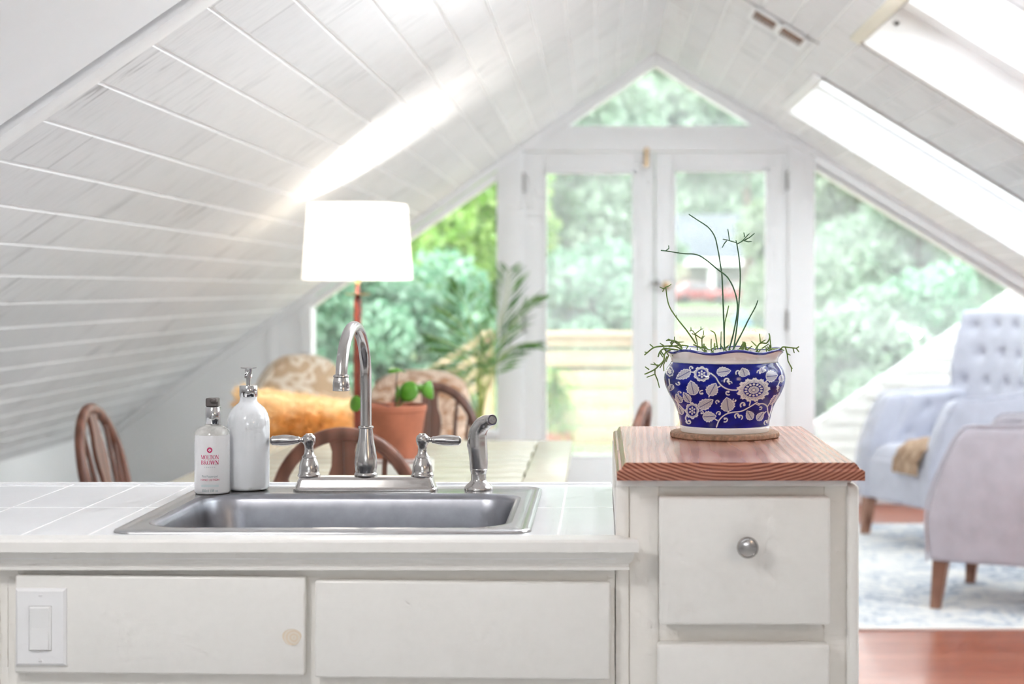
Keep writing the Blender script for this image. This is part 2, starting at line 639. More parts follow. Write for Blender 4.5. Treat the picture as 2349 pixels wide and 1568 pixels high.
def prism(bm, poly, d0, d1, axis='y', r=0., seg=2):
    """polygon (a, b) extruded along an axis: y -> (x, z), x -> (y, z), z -> (x, y)"""
    t = bmesh.new()
    def pt(a, b, d):
        return {'y': (a, d, b), 'x': (d, a, b), 'z': (a, b, d)}[axis]
    lo = [t.verts.new(pt(a, b, d0)) for a, b in poly]
    hi = [t.verts.new(pt(a, b, d1)) for a, b in poly]
    n = len(poly)
    t.faces.new(lo); t.faces.new(hi[::-1])
    for k in range(n):
        t.faces.new((lo[k], hi[k], hi[(k + 1) % n], lo[(k + 1) % n]))
    bmesh.ops.recalc_face_normals(t, faces=t.faces[:])
    if r:
        bmesh.ops.bevel(t, geom=t.edges[:], offset=r, segments=seg, affect='EDGES', profile=.5)
    return merge(bm, t)


def soft_slab(bm, fn, nu, nv, thick, rnd=.03):
    """closed cushion-like slab: fn(u, v) -> (point, outward normal of the front); edges are rounded over"""
    fr, bk = [], []
    for j in range(nv + 1):
        a, b = [], []
        for i in range(nu + 1):
            u, v = i / nu, j / nv
            p, n = fn(u, v)
            a.append(bm.verts.new(p)); b.append(bm.verts.new(Vector(p) - Vector(n) * thick))
        fr.append(a); bk.append(b)
    for j in range(nv):
        for i in range(nu):
            bm.faces.new((fr[j][i], fr[j][i + 1], fr[j + 1][i + 1], fr[j + 1][i]))
            bm.faces.new((bk[j][i], bk[j + 1][i], bk[j + 1][i + 1], bk[j][i + 1]))
    loop = [(0, i) for i in range(nu)] + [(j, nu) for j in range(nv)] + [(nv, i) for i in range(nu, 0, -1)] + [(j, 0) for j in range(nv, 0, -1)]
    for k in range(len(loop)):
        (j0, i0), (j1, i1) = loop[k], loop[(k + 1) % len(loop)]
        bm.faces.new((fr[j0][i0], bk[j0][i0], bk[j1][i1], fr[j1][i1]))
    return bm


def pillow(w, h, t, nu=28, nv=24, puff=.55):
    bm = nb()
    for s in (1, -1):
        g = []
        for j in range(nv + 1):
            row = []
            for i in range(nu + 1):
                a, b = 2 * i / nu - 1, 2 * j / nv - 1
                e = max(0, (1 - a ** 4) * (1 - b ** 4)) ** puff
                pin = 1 - .06 * (1 - abs(a)) * abs(b) ** 3
                row.append(bm.verts.new((a * w / 2 * (1 - .05 * (1 - b * b)) , s * t / 2 * e, b * h / 2 * pin)))
            g.append(row)
        for j in range(nv):
            for i in range(nu):
                bm.faces.new((g[j][i], g[j][i + 1], g[j + 1][i + 1], g[j + 1][i]))
    bmesh.ops.remove_doubles(bm, verts=bm.verts[:], dist=1e-5)
    return bm


def quads_mesh(name, cen, ax, ay, mat, parent=None, bend=None):
    """many small leaf blades, each its own island: rhombus of four corners about cen"""
    n = len(cen)
    v = np.empty((n, 4, 3))
    v[:, 0] = cen - ax; v[:, 1] = cen - ay; v[:, 2] = cen + ax; v[:, 3] = cen + ay
    me = bpy.data.meshes.new(name)
    me.vertices.add(n * 4); me.vertices.foreach_set('co', v.reshape(-1))
    me.loops.add(n * 4); me.loops.foreach_set('vertex_index', np.arange(n * 4, dtype=np.int32))
    me.polygons.add(n)
    me.polygons.foreach_set('loop_start', np.arange(0, n * 4, 4, dtype=np.int32))
    me.update(calc_edges=True)
    me.materials.append(mat)
    o = bpy.data.objects.new(name, me); COL.objects.link(o)
    if parent is not None:
        o.parent = parent; o.location = -parent.location
    return o


# ---------------------------------------------------------------- the room
SL, SR = .69, .61
AL, AR = math.atan(SL), math.atan(SR)
RIDGE = Vector((.3325, 0, 2.677))
DL = Vector((-math.cos(AL), 0, -math.sin(AL))); NL = Vector((math.sin(AL), 0, -math.cos(AL)))
DR = Vector((math.cos(AR), 0, -math.sin(AR))); NR = Vector((-math.sin(AR), 0, -math.cos(AR)))
WY = 9.6                                   # the glazed gable wall
YB = -1.6                                  # rear edge of the roof, behind the camera
PY = 3.34                                  # planks start here
EL = 3.94                                  # slope length down to the knee wall
WL, WR = .1407, .1367


def on_slope(side, s, y, h=0.):
    d, n = (DL, NL) if side == 'L' else (DR, NR)
    q = RIDGE + d * s + n * h
    return Vector((q.x, y, q.z))


def slope_ceiling(side, w, count, holes, y0, y1):
    bm = nb()
    g, dp = .0055, .010
    for i in range(count):
        s0, s1 = i * w, (i + 1) * w
        spans = [(y0, y1)]
        for (hs0, hs1, hy0, hy1) in holes:
            if s0 >= hs0 - 1e-4 and s1 <= hs1 + 1e-4:
                new = []
                for a, b in spans:
                    if hy0 > a: new.append((a, min(b, hy0)))
                    if hy1 < b: new.append((max(a, hy1), b))
                spans = new
        prof = [(s0 + (g if i else 0), 0), (s1 - g, 0), (s1 - g * .5, -dp), (s1 + g * .5, -dp), (s1 + g, 0)]
        for a, b in spans:
            la = [bm.verts.new(on_slope(side, s, a, h)) for s, h in prof]
            lb = [bm.verts.new(on_slope(side, s, b, h)) for s, h in prof]
            for k in range(len(prof) - 1):
                bm.faces.new((la[k], la[k + 1], lb[k + 1], lb[k])).material_index = 0 if k == 0 else 1
    return bm


SKY = [(6 * WR, 21 * WR, 4.85, 6.33), (6 * WR, 21 * WR, 7.45, 8.74)]
KSKY = (5 * WR, 16 * WR, 2.8, 4.3)     # unseen third skylight, added to bring more daylight into the room
M['groove'] = plain('white paint in the joints', (.93, .93, .935), .4)
M['planks_l'] = plank_ceiling('whitewashed planks', RIDGE, DL, WL, 3.)
M['planks_r'] = plank_ceiling('whitewashed planks of the skylit slope', RIDGE, DR, WR, 41.)
c1 = struct('ceiling', slope_ceiling('L', WL, 28, [], PY, WY), ('planks_l', 'groove'), label='whitewashed plank slope above the lamp', smooth=0)
c2 = struct('ceiling', slope_ceiling('R', WR, 26, SKY + [KSKY], 2.4, WY), ('planks_r', 'groove'), label='whitewashed plank slope with the skylights', smooth=0)


def slope_panel(side, s0, s1, y0, y1, h0, h1, r=0.):
    bm = nb()
    pts = [on_slope(side, s, y, h) for s, y, h in ((s0, y0, h0), (s1, y0, h0), (s1, y1, h0), (s0, y1, h0), (s0, y0, h1), (s1, y0, h1), (s1, y1, h1), (s0, y1, h1))]
    v = [bm.verts.new(p) for p in pts]
    for f in ((0, 1, 2, 3), (7, 6, 5, 4), (0, 4, 5, 1), (1, 5, 6, 2), (2, 6, 7, 3), (3, 7, 4, 0)):
        bm.faces.new([v[i] for i in f])
    if r:
        bmesh.ops.recalc_face_normals(bm, faces=bm.faces[:])
        bmesh.ops.bevel(bm, geom=bm.edges[:], offset=r, segments=2, affect='EDGES', profile=.5)
    return bm


struct('ceiling', slope_panel('L', 0, EL, YB, 3.218, -.03, .014, .006), 'smooth_ceiling', label='smooth plaster slope over the kitchen')
struct('ceiling', slope_panel('R', 0, EL, YB, 2.39, -.03, .012, .006), 'smooth_ceiling')
struct('ceiling', slope_panel('L', -.04, EL + .1, YB, WY + .5, -.032, -.06), 'smooth_ceiling', label='underside of the roof boarding')
struct('ceiling', slope_panel('R', -.04, EL + .1, YB, 2.42, -.032, -.06), 'smooth_ceiling')
struct('trim_1', slope_panel('L', 0, EL, 3.258, 3.345, -.01, .022, .012), 'trim', label='white batten where planks meet the plaster')
struct('trim_2', slope_panel('R', 0, EL, 2.36, 2.41, -.03, .014, .009), 'trim')


def zroof(x):
    return RIDGE.z - (SL * (RIDGE.x - x) if x < RIDGE.x else SR * (x - RIDGE.x))


def pxz(u, v):
    p = P(u, v, WY)
    return (p.x, p.z)


def UX(u):
    return (u - CX) / F * WY


def VZ(v):
    return H - (v - CY) / F * WY


XK, XR = -2.91, 3.55
# floor and side walls
bm = nb(); box(bm, -3.2, 3.9, YB, WY + .1, -.12, 0); struct('floor', bm, 'floor')
bm = nb(); box(bm, -3.2, .78, YB, WY, 0, .003); box(bm, .78, 3.9, YB, 3.25, 0, .003); struct('floor', bm, 'bounce_floor', label='pale floor added for bounce light')  # unseen pale floor, added to bounce neutral light onto the ceiling
bm = nb(); box(bm, XK - .1, XK, YB, WY, 0, zroof(XK) + .05); struct('wall_left', bm, 'white_wall')
bm = nb(); box(bm, XR, XR + .1, YB, WY, 0, zroof(XR) + .05); struct('wall_right', bm, 'white_wall')
bm = nb(); box(bm, XK, XK + .016, YB, WY, 0, .1, .004); struct('baseboard_left', bm, 'trim')
bm = nb(); box(bm, XR - .016, XR, YB, WY, 0, .1, .004); struct('baseboard_right', bm, 'trim')

# rear gable wall behind the camera; unseen window opening added to meter the daylight
bk = thing('wall_back', None, None, (0, YB, 0), kind='structure')
for pts in ([(XK, 0), (-.6, 0), (-.6, zroof(-.6)), (XK, zroof(XK))], [(.6, 0), (XR, 0), (XR, zroof(XR)), (.6, zroof(.6))], [(-.6, 0), (.6, 0), (.6, 1.25), (-.6, 1.25)],
            [(-1.7, 1.95), (1.5, 1.95), (RIDGE.x + .02, RIDGE.z), (RIDGE.x - .02, RIDGE.z)] if False else [(-.6, 1.7), (.6, 1.7), (.6, zroof(.6)), (RIDGE.x, RIDGE.z), (-.6, zroof(-.6))]):
    b = nb(); prism(b, pts, YB - .1, YB, 'y'); obj('wall_panel', b, 'white_wall', bk)
# gable wall around the glazing, every piece a board of its own
D = .12
fw = thing('wall_far', None, None, (0, WY, 0), kind='structure')
def wpoly(name, pts, y0=WY, y1=WY + D, mat='trim', r=.004, parent=fw):
    b = nb(); prism(b, pts, y0, y1, 'y', r); return obj(name, b, mat, parent)
xl0, xl1 = UX(622), UX(716)               # corner post beside the plain wall
xA, xB = UX(1140), UX(1199)               # post on the hinge side of the first leaf
xC, xD = UX(1808), UX(1868)               # post on the hinge side of the second leaf
zdt = VZ(347)                             # top of the doors
zh = VZ(289)                              # sill of the gable-top window
wpoly('wall_panel', [(XK - .08, 0), (xl0, 0), (xl0, zroof(xl0) + .04), (XK - .08, zroof(XK - .08) + .04)], mat='white_wall')
wpoly('post', [(xl0, 0), (xl1, 0), (xl1, zroof(xl1)), (xl0, zroof(xl0))])
wpoly('batten', [(xl0 - .02, 0), (xl0 + .03, 0), (xl0 + .03, zroof(xl0 + .03) - .02), (xl0 - .02, zroof(xl0 - .02) - .02)], WY - .015, WY + .01)
wpoly('batten', [(xl1 - .07, 0), (xl1, 0), (xl1, zroof(xl1) - .02), (xl1 - .07, zroof(xl1 - .07) - .02)], WY - .02, WY + .01)
wpoly('post', [(xA, 0), (xB, 0), (xB, zroof(xB)), (xA, zroof(xA))], WY - .02)
wpoly('post', [(xC, 0), (xD, 0), (xD, zroof(xD)), (xC, zroof(xC))], WY - .02)
xa = RIDGE.x - (RIDGE.z - zdt) / SL; xb = RIDGE.x + (RIDGE.z - zdt) / SR
xa2 = RIDGE.x - (RIDGE.z - zh) / SL; xb2 = RIDGE.x + (RIDGE.z - zh) / SR
wpoly('header', [(xa, zdt), (xb, zdt), (xb2, zh), (xa2, zh)], WY - .01)
zs = VZ(985)
wpoly('sill_panel', [(xl1, 0), (xA, 0), (xA, zs), (xl1, zs)], mat='white_wall')
zr = VZ(1075)
wpoly('sill_panel', [(xD, 0), (XR, 0), (XR, zr), (xD, zr)], mat='white_wall')
wpoly('threshold', [(xB, -.02), (xC, -.02), (xC, .02), (xB, .02)], WY - .03)


def rake(name, side, x0, x1, z_off, hgt, y0, y1, mat='trim', parent=None):
    """board that follows a roof slope, z_off below it"""
    pts = [(x0, zroof(x0) - z_off), (x1, zroof(x1) - z_off), (x1, zroof(x1) - z_off - hgt), (x0, zroof(x0) - z_off - hgt)]
    b = nb(); prism(b, pts, y0, y1, 'y', .003)
    if parent is None:
        return struct(name, b, mat)
    return obj(name, b, mat, parent)


rake('trim_3', 'L', XK, RIDGE.x, -.01, .05, WY - .06, WY, 'trim')
rake('trim_4', 'R', RIDGE.x, XR, -.01, .05, WY - .06, WY, 'trim')


def window(n, label):
    w = thing('window_%d' % n, label, None, (0, WY, 0), kind='structure')
    return w


# gable-top triangular window
w1 = window(1, 'triangular window under the ridge')
rake('frame', 'L', xa2 - .02, RIDGE.x, .035, .034, WY - .02, WY + D, 'trim', w1)
rake('frame', 'R', RIDGE.x, xb2 + .02, .035, .034, WY - .02, WY + D, 'trim', w1)
b = nb(); prism(b, [(xa2 + .08, zh), (xb2 - .08, zh), (RIDGE.x, RIDGE.z - .07)], WY + .05, WY + .058); obj('pane', b, 'glass_glare', w1)

# windows beside the doors
w2 = window(2, 'sloped window behind the floor lamp')
rake('frame', 'L', xl1, xA, .045, .05, WY - .01, WY + D, 'trim', w2)
b = nb(); prism(b, [(xl1, zs), (xA, zs), (xA, zroof(xA) - .09), (xl1, zroof(xl1) - .09)], WY + .05, WY + .058); obj('pane', b, 'glass_clear', w2)
b = nb(); box(b, xl1, xA, WY - .05, WY + D, zs - .03, zs, .004); obj('sill', b, 'trim', w2)
w3 = window(3, 'sloped window behind the tufted armchair')
rake('frame', 'R', xD, XR, .045, .028, WY - .03, WY + D, 'trim', w3)
rake('frame', 'R', xD, XR, .083, .018, WY - .01, WY + D, 'trim', w3)
b = nb(); prism(b, [(xD, zr), (XR, zr), (XR, max(zr, zroof(XR) - .1)), (xD, zroof(xD) - .1)], WY + .05, WY + .058); obj('pane', b, 'glass_glare', w3)
b = nb(); box(b, xD, XR, WY - .04, WY + D, zr - .03, zr, .004); obj('sill', b, 'trim', w3)


def door(n, x0, x1, gx0, gx1, gz0, gz1, hinge_x, hinges, label):
    d = thing('door_%d' % n, label, None, (x0, WY, 0), kind='structure')
    y0, y1 = WY + .005, WY + .05
    for nm, (a, b_, z0, z1) in {'stile': (x0, gx0, .025, zdt - .004)}.items():
        b = nb(); box(b, a, b_, y0, y1, z0, z1, .004); obj('stile', b, 'trim', d)
    b = nb(); box(b, gx1, x1, y0, y1, .025, zdt - .004, .004); obj('stile', b, 'trim', d)
    b = nb(); box(b, gx0, gx1, y0, y1, gz1, zdt - .004, .004); obj('rail', b, 'trim', d)
    b = nb(); box(b, gx0, gx1, y0, y1, .025, gz0, .004); obj('rail', b, 'trim', d)
    b = nb(); box(b, gx0, gx1, y0 + .02, y0 + .026, gz0, gz1); obj('pane', b, 'glass_glare', d)
    b = nb()
    for a, c in ((gx0, gx0 + .018), (gx1 - .018, gx1)):
        box(b, a, c, y0 - .008, y0 + .02, gz0, gz1, .004)
    for a, c in ((gz0, gz0 + .018), (gz1 - .018, gz1)):
        box(b, gx0, gx1, y0 - .008, y0 + .02, a, c, .004)
    obj('glazing_bead', b, 'trim', d)
    for (v0, v1) in hinges:
        b = nb(); tube(b, [(hinge_x, WY - .008, VZ(v1)), (hinge_x, WY - .008, VZ(v0))], .012, 10); obj('hinge', b, 'hinge', d)
    return d


xm = UX(1503)
d1 = door(1, xB - .003, xm - .003, UX(1247), UX(1457), VZ(1050), VZ(392), xB + .004, ((397, 441), (722, 764)), 'glazed leaf facing the table')
d2 = door(2, xm + .003, xC + .003, UX(1543), UX(1762), VZ(1050), VZ(387), xC - .002, ((393, 436), (713, 757)), 'glazed leaf behind the blue planter')
b = nb(); box(b, UX(1478), UX(1488), WY - .012, WY + .006, VZ(382), VZ(340), .003)
for v in (344, 362, 378):
    tube(b, [(UX(1483), WY - .022, VZ(v)), (UX(1483), WY - .006, VZ(v))], .014 if v != 362 else .009, 12)
obj('slide_bolt', b, 'brass', d1)
b = nb(); box(b, UX(1503), UX(1511), WY - .01, WY + .02, .03, zdt - .01, .003); obj('astragal', b, 'trim', d2)
b = nb(); lathe(b, [(0, 0), (.024, 0), (.024, .006), (.01, .012), (.01, .035), (.022, .045), (.027, .06), (.02, .075), (0, .078)], seg=20,
                mtx=Matrix.Rotation(PI / 2, 4, 'X'))
b.transform(Matrix.Translation((UX(1527), WY + .004, VZ(655)))); obj('knob', b, 'brass', d2)
b = nb(); lathe(b, [(0, 0), (.02, 0), (.02, .008), (0, .012)], seg=16, mtx=Matrix.Rotation(PI / 2, 4, 'X'))
b.transform(Matrix.Translation((UX(1505), WY - .008, VZ(648)))); obj('deadbolt', b, 'hinge', d1)

# skylights: plastered reveals going up through the roof, sash and glass on top
def skylight(n, hole, label, far_frame, near_frame):
    s0, s1, y0, y1 = hole
    dp = .19
    w = thing('window_%d' % n, label, None, tuple(on_slope('R', s0, y0)), kind='structure')
    for nm, pts, mat in (('reveal', [(s0, y0, 0), (s0, y1, 0), (s0, y1, -dp), (s0, y0, -dp)], 'cream_trim'),
                         ('reveal', [(s1, y0, 0), (s1, y1, 0), (s1, y1, -dp), (s1, y0, -dp)], 'trim'),
                         ('reveal', [(s0, y1, 0), (s1, y1, 0), (s1, y1, -dp), (s0, y1, -dp)], 'trim'),
                         ('reveal', [(s0, y0, 0), (s1, y0, 0), (s1, y0, -dp), (s0, y0, -dp)], 'trim')):
        ss = [p[0] for p in pts]; ys = [p[1] for p in pts]
        a0, a1, c0, c1 = min(ss), max(ss), min(ys), max(ys)
        if a0 == a1:
            a0, a1 = (a0 - .02, a0) if a0 == s0 else (a0, a0 + .02)
        else:
            c0, c1 = (c0 - .02, c0) if c0 == y0 else (c0, c0 + .02)
        b = slope_panel('R', a0, a1, c0, c1, -.0005, -dp - .02); obj(nm, b, mat, w)
    b = slope_panel('R', s0 - .02, s0 + .06, y0, y1, -dp, -dp - .04, .004); obj('sash', b, 'trim', w)
    b = slope_panel('R', s1 - .06, s1 + .02, y0, y1, -dp, -dp - .04, .004); obj('sash', b, 'trim', w)
    b = slope_panel('R', s0 + .06, s1 - .06, y1 - far_frame, y1, -dp, -dp - .04, .004); obj('sash', b, 'trim', w)
    b = slope_panel('R', s0 + .06, s1 - .06, y0, y0 + near_frame, -dp, -dp - .04, .004); obj('sash', b, 'beige' if near_frame > .3 else 'trim', w)
    b = slope_panel('R', s0 + .06, s1 - .06, y0 + near_frame, y1 - far_frame, -dp - .02, -dp - .026); obj('pane', b, 'glass_clear', w)
    b = slope_panel('R', s0 - .05, s0 - .004, y0 - .03, y1 + .03, -.002, .012, .004); obj('casing', b, 'cream_trim' if n == 4 else 'trim', w)
    b = slope_panel('R', s0 - .004, s1, y1 + .001, y1 + .028, -.002, .010, .003); obj('casing', b, 'casing_shade' if n == 4 else 'trim', w)
    b = slope_panel('R', s0 - .004, s1, y0 - .035, y0 - .001, -.002, .010, .003); obj('casing', b, 'casing_shade' if n == 5 else 'trim', w)
    return w


k1 = skylight(4, SKY[0], 'skylight above the grey armchairs', .15, .30)
k2 = skylight(5, SKY[1], 'skylight next to the gable wall', .05, .05)
k3 = skylight(6, KSKY, 'unseen skylight added over the kitchen for daylight', .1, .1)
pn = on_slope('R', SKY[0][0] + .075, SKY[0][3] - .006, -.13)
b = nb(); lathe(b, [(0, 0), (.008, 0), (.008, .012), (0, .013)], seg=12, mtx=Matrix.Rotation(PI / 2, 4, 'X')); b.transform(Matrix.Translation(pn)); obj('pin', b, 'tyre', k1)

# ceiling register
vt = thing('ceiling_vent', 'white ceiling vent with two rusty openings on the skylit slope', 'vent', tuple(on_slope('R', .515, 6.94)))
vs0, vs1, vy0, vy1 = .375, .655, 6.80, 7.09
b = nb()
for (a, c, e, f) in ((vs0, vs1, vy0, vy0 + .03), (vs0, vs1, vy1 - .035, vy1), (vs0, vs0 + .02, vy0, vy1), (vs1 - .02, vs1, vy0, vy1), (.5, .53, vy0, vy1)):
    merge(b, slope_panel('R', a, c, e, f, 0, .014, .003))
obj('frame', b, 'trim', vt)
for a, c in ((vs0 + .02, .5), (.53, vs1 - .02)):
    b = slope_panel('R', a, c, vy0 + .03, vy1 - .035, .001, .004); obj('duct_opening', b, 'vent_inside', vt)
    b = nb()
    k = a + .008
    while k < c - .006:
        merge(b, slope_panel('R', k, k + .004, vy1 - .11, vy1 - .03, .003, .012)); k += .0125
    obj('louver', b, 'trim', vt)
b = slope_panel('R', vs0 - .06, vs1 + .04, vy0 - .012, vy0 - .004, 0, .006); obj('flange', b, 'hinge', vt)

# ---------------------------------------------------------------- kitchen worktop, cabinets
ZC = .910
YF = 2.385
XP = .0245                                 # side of the taller cabinet
XL = -1.75
SX0, SX1, SY0, SY1 = -.745, -.105, 2.447, 3.0
wt = thing('worktop', 'white tiled kitchen worktop with moulded front edge around the sink', 'worktop', (-.8, 2.7, ZC))
b = nb()
def ring_plate(bm, ox0, ox1, oy0, oy1, ix0, ix1, iy0, iy1, z0, z1):
    for a in ((ox0, ix0, oy0, oy1), (ix1, ox1, oy0, oy1), (ix0, ix1, oy0, iy0), (ix0, ix1, iy1, oy1)):
        box(bm, a[0], a[1], a[2], a[3], z0, z1)
ring_plate(b, XL, XP - .001, 2.40, 3.075, SX0 + .03, SX1 - .03, SY0 + .03, SY1 - .045, ZC - .03, ZC)
obj('tile_top', b, 'tiles', wt, 0)
# front edging: nosing, cove, bead - with the mitred end beside the tall cabinet
prof = [(2.402, ZC + .0005), (2.388, ZC + .0005), (2.3845, ZC - .003), (2.3845, ZC - .0175), (2.387, ZC - .0185), (2.396, ZC - .0185), (2.3975, ZC - .0225),
        (2.399, ZC - .028), (2.403, ZC - .033), (2.409, ZC - .0375), (2.412, ZC - .039), (2.412, ZC - .0425), (2.4095, ZC - .044), (2.4095, ZC - .048), (2.418, ZC - .050), (2.437, ZC - .050), (2.437, ZC)]
b = nb()
ra = [b.verts.new((XL, y, z)) for y, z in prof]
rb = [b.verts.new((.0585 - max(0, (y - YF)) * .55, y, z)) for y, z in prof]
for k in range(len(prof)):
    k2 = (k + 1) % len(prof)
    b.faces.new((ra[k], ra[k2], rb[k2], rb[k]))
b.faces.new(ra); b.faces.new(rb[::-1])
obj('front_moulding', b, 'cabinet_front', wt, 30)
b = nb(); box(b, XL, XP - .002, 3.068, 3.083, ZC - .04, ZC + .003, .002); obj('rear_edging', b, 'trim', wt)


def Xf(u, y=2.42):
    return (u - CX) / F * y


def Zf(v, y=2.42):
    return H - (v - CY) / F * y


sc = thing('sink_cabinet', 'ivory painted base cabinet under the sink with blank drawer fronts', 'cabinet', (-.8, 2.75, 0))
b = nb()
box(b, XL, XP - .03, 2.47, 3.064, .09, ZC - .26)
box(b, XL, XP - .03, 2.4605, 2.48, .1, ZC - .0515)
box(b, XL, XP - .03, 3.045, 3.064, ZC - .27, ZC - .032)
box(b, XL, XP - .03, 2.51, 3.07, 0, .095)
obj('carcass', b, 'cabinet', sc)
b = nb()
fy0, fy1 = 2.437, 2.46
z_hi = ZC - .0505
box(b, XL, XP - .001, fy0, fy1, Zf(1352), z_hi, .001)
for (u0, u1) in ((20, 60), (690, 735), (1392, 1410)):
    box(b, Xf(u0, 2.44), Xf(u1, 2.44), fy0 - .0004, fy1, .1, Zf(1325), .0015)
box(b, XL, XP - .001, fy0, fy1, Zf(1600), Zf(1535), .001)
box(b, XL, XP - .001, fy0, fy1, .1, .14, .001)
box(b, XL, Xf(19.6, 2.44), fy0 - .0004, fy1, .1, Zf(1325), .0015)
obj('face_frame', b, 'cabinet', sc)
def slab_front(x0, x1, z0, z1, y0=2.4185, y1=2.4365, r=.004, tilt=0.):
    b = nb(); box(b, x0, x1, y0, y1, z0, z1, r, 3)
    if tilt:
        c = Vector(((x0 + x1) / 2, y0, (z0 + z1) / 2))
        b.transform(Matrix.Translation(c) @ Matrix.Rotation(tilt, 4, 'Y') @ Matrix.Translation(-c))
    return b
b = slab_front(Xf(34), Xf(700), Zf(1546), Zf(1321), tilt=math.radians(.5)); df = obj('drawer_front', b, 'cabinet_front', sc)
df['label'] = 'blank drawer front with a bare wood knot'
kp = Vector((Xf(670), 2.4183, Zf(1460)))
t = NT('bare knot in the paint')
t.set(Roughness=.5)
wv = t.n('ShaderNodeTexWave', wave_type='RINGS', rings_direction='SPHERICAL')
wv.inputs['Scale'].default_value = 60; wv.inputs['Distortion'].default_value = 2
t.l(t.coords((1, 1, 1), (-kp.x - .003, -kp.y, -kp.z + .001)), wv.inputs['Vector'])
t.color(t.ramp(wv.outputs['Fac'], [(0, (.74, .62, .48)), (1, (.80, .73, .64))]))
b = nb(); prism(b, [(kp.x + .0142 * math.cos(a) * (1 + .08 * math.sin(3 * a)), kp.z + .0125 * math.sin(a)) for a in [2 * PI * k / 28 for k in range(28)]], 2.4179, 2.4187, 'y')
obj('wood_knot', b, t.m, df)
b = slab_front(Xf(722), Xf(1400), Zf(1556), Zf(1333), tilt=math.radians(.45)); obj('drawer_front', b, 'cabinet_front', sc)
b = slab_front(XL + .02, Xf(-8), Zf(1517), Zf(1341)); obj('drawer_front', b, 'cabinet_front', sc)
for (u0, u1) in ((34, 700), (722, 1400)):
    b = slab_front(Xf(u0), Xf(u1), .16, Zf(1612)); obj('cabinet_door', b, 'cabinet_front', sc)
b = slab_front(XL + .02, Xf(-8), .16, Zf(1545)); obj('cabinet_door', b, 'cabinet_front', sc)

# light switch on the drawer front
sw = thing('light_switch', 'white rocker light switch on the ivory drawer front', 'light switch', (Xf(97), 2.418, Zf(1436)))
yp = 2.4183
x0, x1, z0, z1 = Xf(38), Xf(155), Zf(1525), Zf(1347)
b = nb()
outer = [(x0, z0), (x1, z0), (x1, z1), (x0, z1)]
t_ = bmesh.new(); i_ = .0042
lo = [t_.verts.new((x, yp, z)) for x, z in outer]
cxm, czm = (x0 + x1) / 2, (z0 + z1) / 2
md = [t_.verts.new((cxm + (x - cxm) * .985, yp - .003, czm + (z - czm) * .985)) for x, z in outer]
hi = [t_.verts.new((x + (i_ if x < cxm else -i_), yp - .0062, z + (i_ if z < czm else -i_))) for x, z in outer]
for A, B in ((lo, md), (md, hi)):
    for k in range(4):
        t_.faces.new((A[k], A[(k + 1) % 4], B[(k + 1) % 4], B[k]))
t_.faces.new(hi); t_.faces.new(lo[::-1]); merge(b, t_)
obj('switch_plate', b, 'plate', sw, 20)
b = nb(); box(b, Xf(70), Xf(123), yp - .0066, yp - .001, Zf(1490), Zf(1386), .0012); obj('rocker_surround', b, 'hinge', sw)
b = nb()
box(b, Xf(71.2), Xf(121.8), yp - .0074, yp - .001, Zf(1488.6), Zf(1387.4), .001)
rx0, rx1 = Xf(75), Xf(117.5)
za, zb, zc = Zf(1486), Zf(1436), Zf(1390)
prism(b, [(yp - .001, za), (yp - .0112, za), (yp - .0082, zb), (yp - .0104, zc), (yp - .001, zc)], rx0, rx1, 'x', .0007)
obj('rocker', b, 'rocker', sw, 20)
for v in (1363, 1513):
    b = nb()
    lathe(b, [(0, .0), (.0036, .0), (.0032, .0012), (0, .0016)], seg=16, mtx=Matrix.Rotation(PI / 2, 4, 'X'))
    b.transform(Matrix.Translation((Xf(97.5), yp - .0058, Zf(v))))
    sc_ = obj('screw', b, 'plate', sw)
    b = nb(); box(b, Xf(93.4), Xf(101.6), yp - .00755, yp - .007, Zf(v + .5) - .0003, Zf(v + .5) + .0003); obj('slot', b, 'hinge', sc_)

# taller drawer cabinet at the end of the counter
pc = thing('drawer_cabinet', 'tall ivory drawer cabinet at the end of the counter', 'cabinet', (.21, 2.75, 0))
PX1 = .392
ZT0 = Zf(1101, 2.4)
b = nb(); box(b, XP, PX1 - .006, 2.465, 3.04, 0, ZT0, .002); obj('carcass', b, 'cabinet', pc)
b = nb()
y0, y1 = 2.442, 2.466
box(b, XP, Xf(1443, 2.44), y0 - .003, y1 + .01, 0, ZT0 - .011, .002)
box(b, Xf(1443.5, 2.44), Xf(1511, 2.44), y0, y1, 0, ZT0 - .011, .0015)
box(b, Xf(1890, 2.44), Xf(1946, 2.44), y0 + .0005, y1, 0, ZT0 - .011, .0015)
box(b, Xf(1505, 2.44), Xf(1895, 2.44), y0 + .002, y1, Zf(1150, 2.44), ZT0 - .011, .0015)
box(b, Xf(1505, 2.44), Xf(1895, 2.44), y0 + .002, y1, Zf(1485, 2.44), Zf(1425, 2.44), .0015)
obj('face_frame', b, 'cabinet', pc)
b = nb(); box(b, Xf(1944, 2.43), PX1, 2.432, 2.47, .0, ZT0 - .011, .006, 3); obj('corner_post', b, 'cabinet_front', pc)
b = nb(); box(b, Xf(1414, 2.42), Xf(1945, 2.42), 2.425, 2.447, Zf(1116, 2.42), ZT0, .002)
obj('top_rail', b, 'cabinet_front', pc)
b = nb(); box(b, Xf(1512, 2.415), Xf(1905, 2.415), 2.412, 2.4415, Zf(1432, 2.415), Zf(1139, 2.415), .005, 3); dr = obj('drawer', b, 'cabinet_front', pc)
b = nb()
lathe(b, [(0, 0), (.0095, 0), (.0085, .003), (.006, .008), (.0065, .014), (.0125, .018), (.0158, .021), (.0162, .024), (.0148, .0262), (.0138, .0262), (.0132, .0248), (.0124, .0248), (.0105, .0258), (0, .0266)], seg=40,
      mtx=Matrix.Rotation(PI / 2, 4, 'X'))
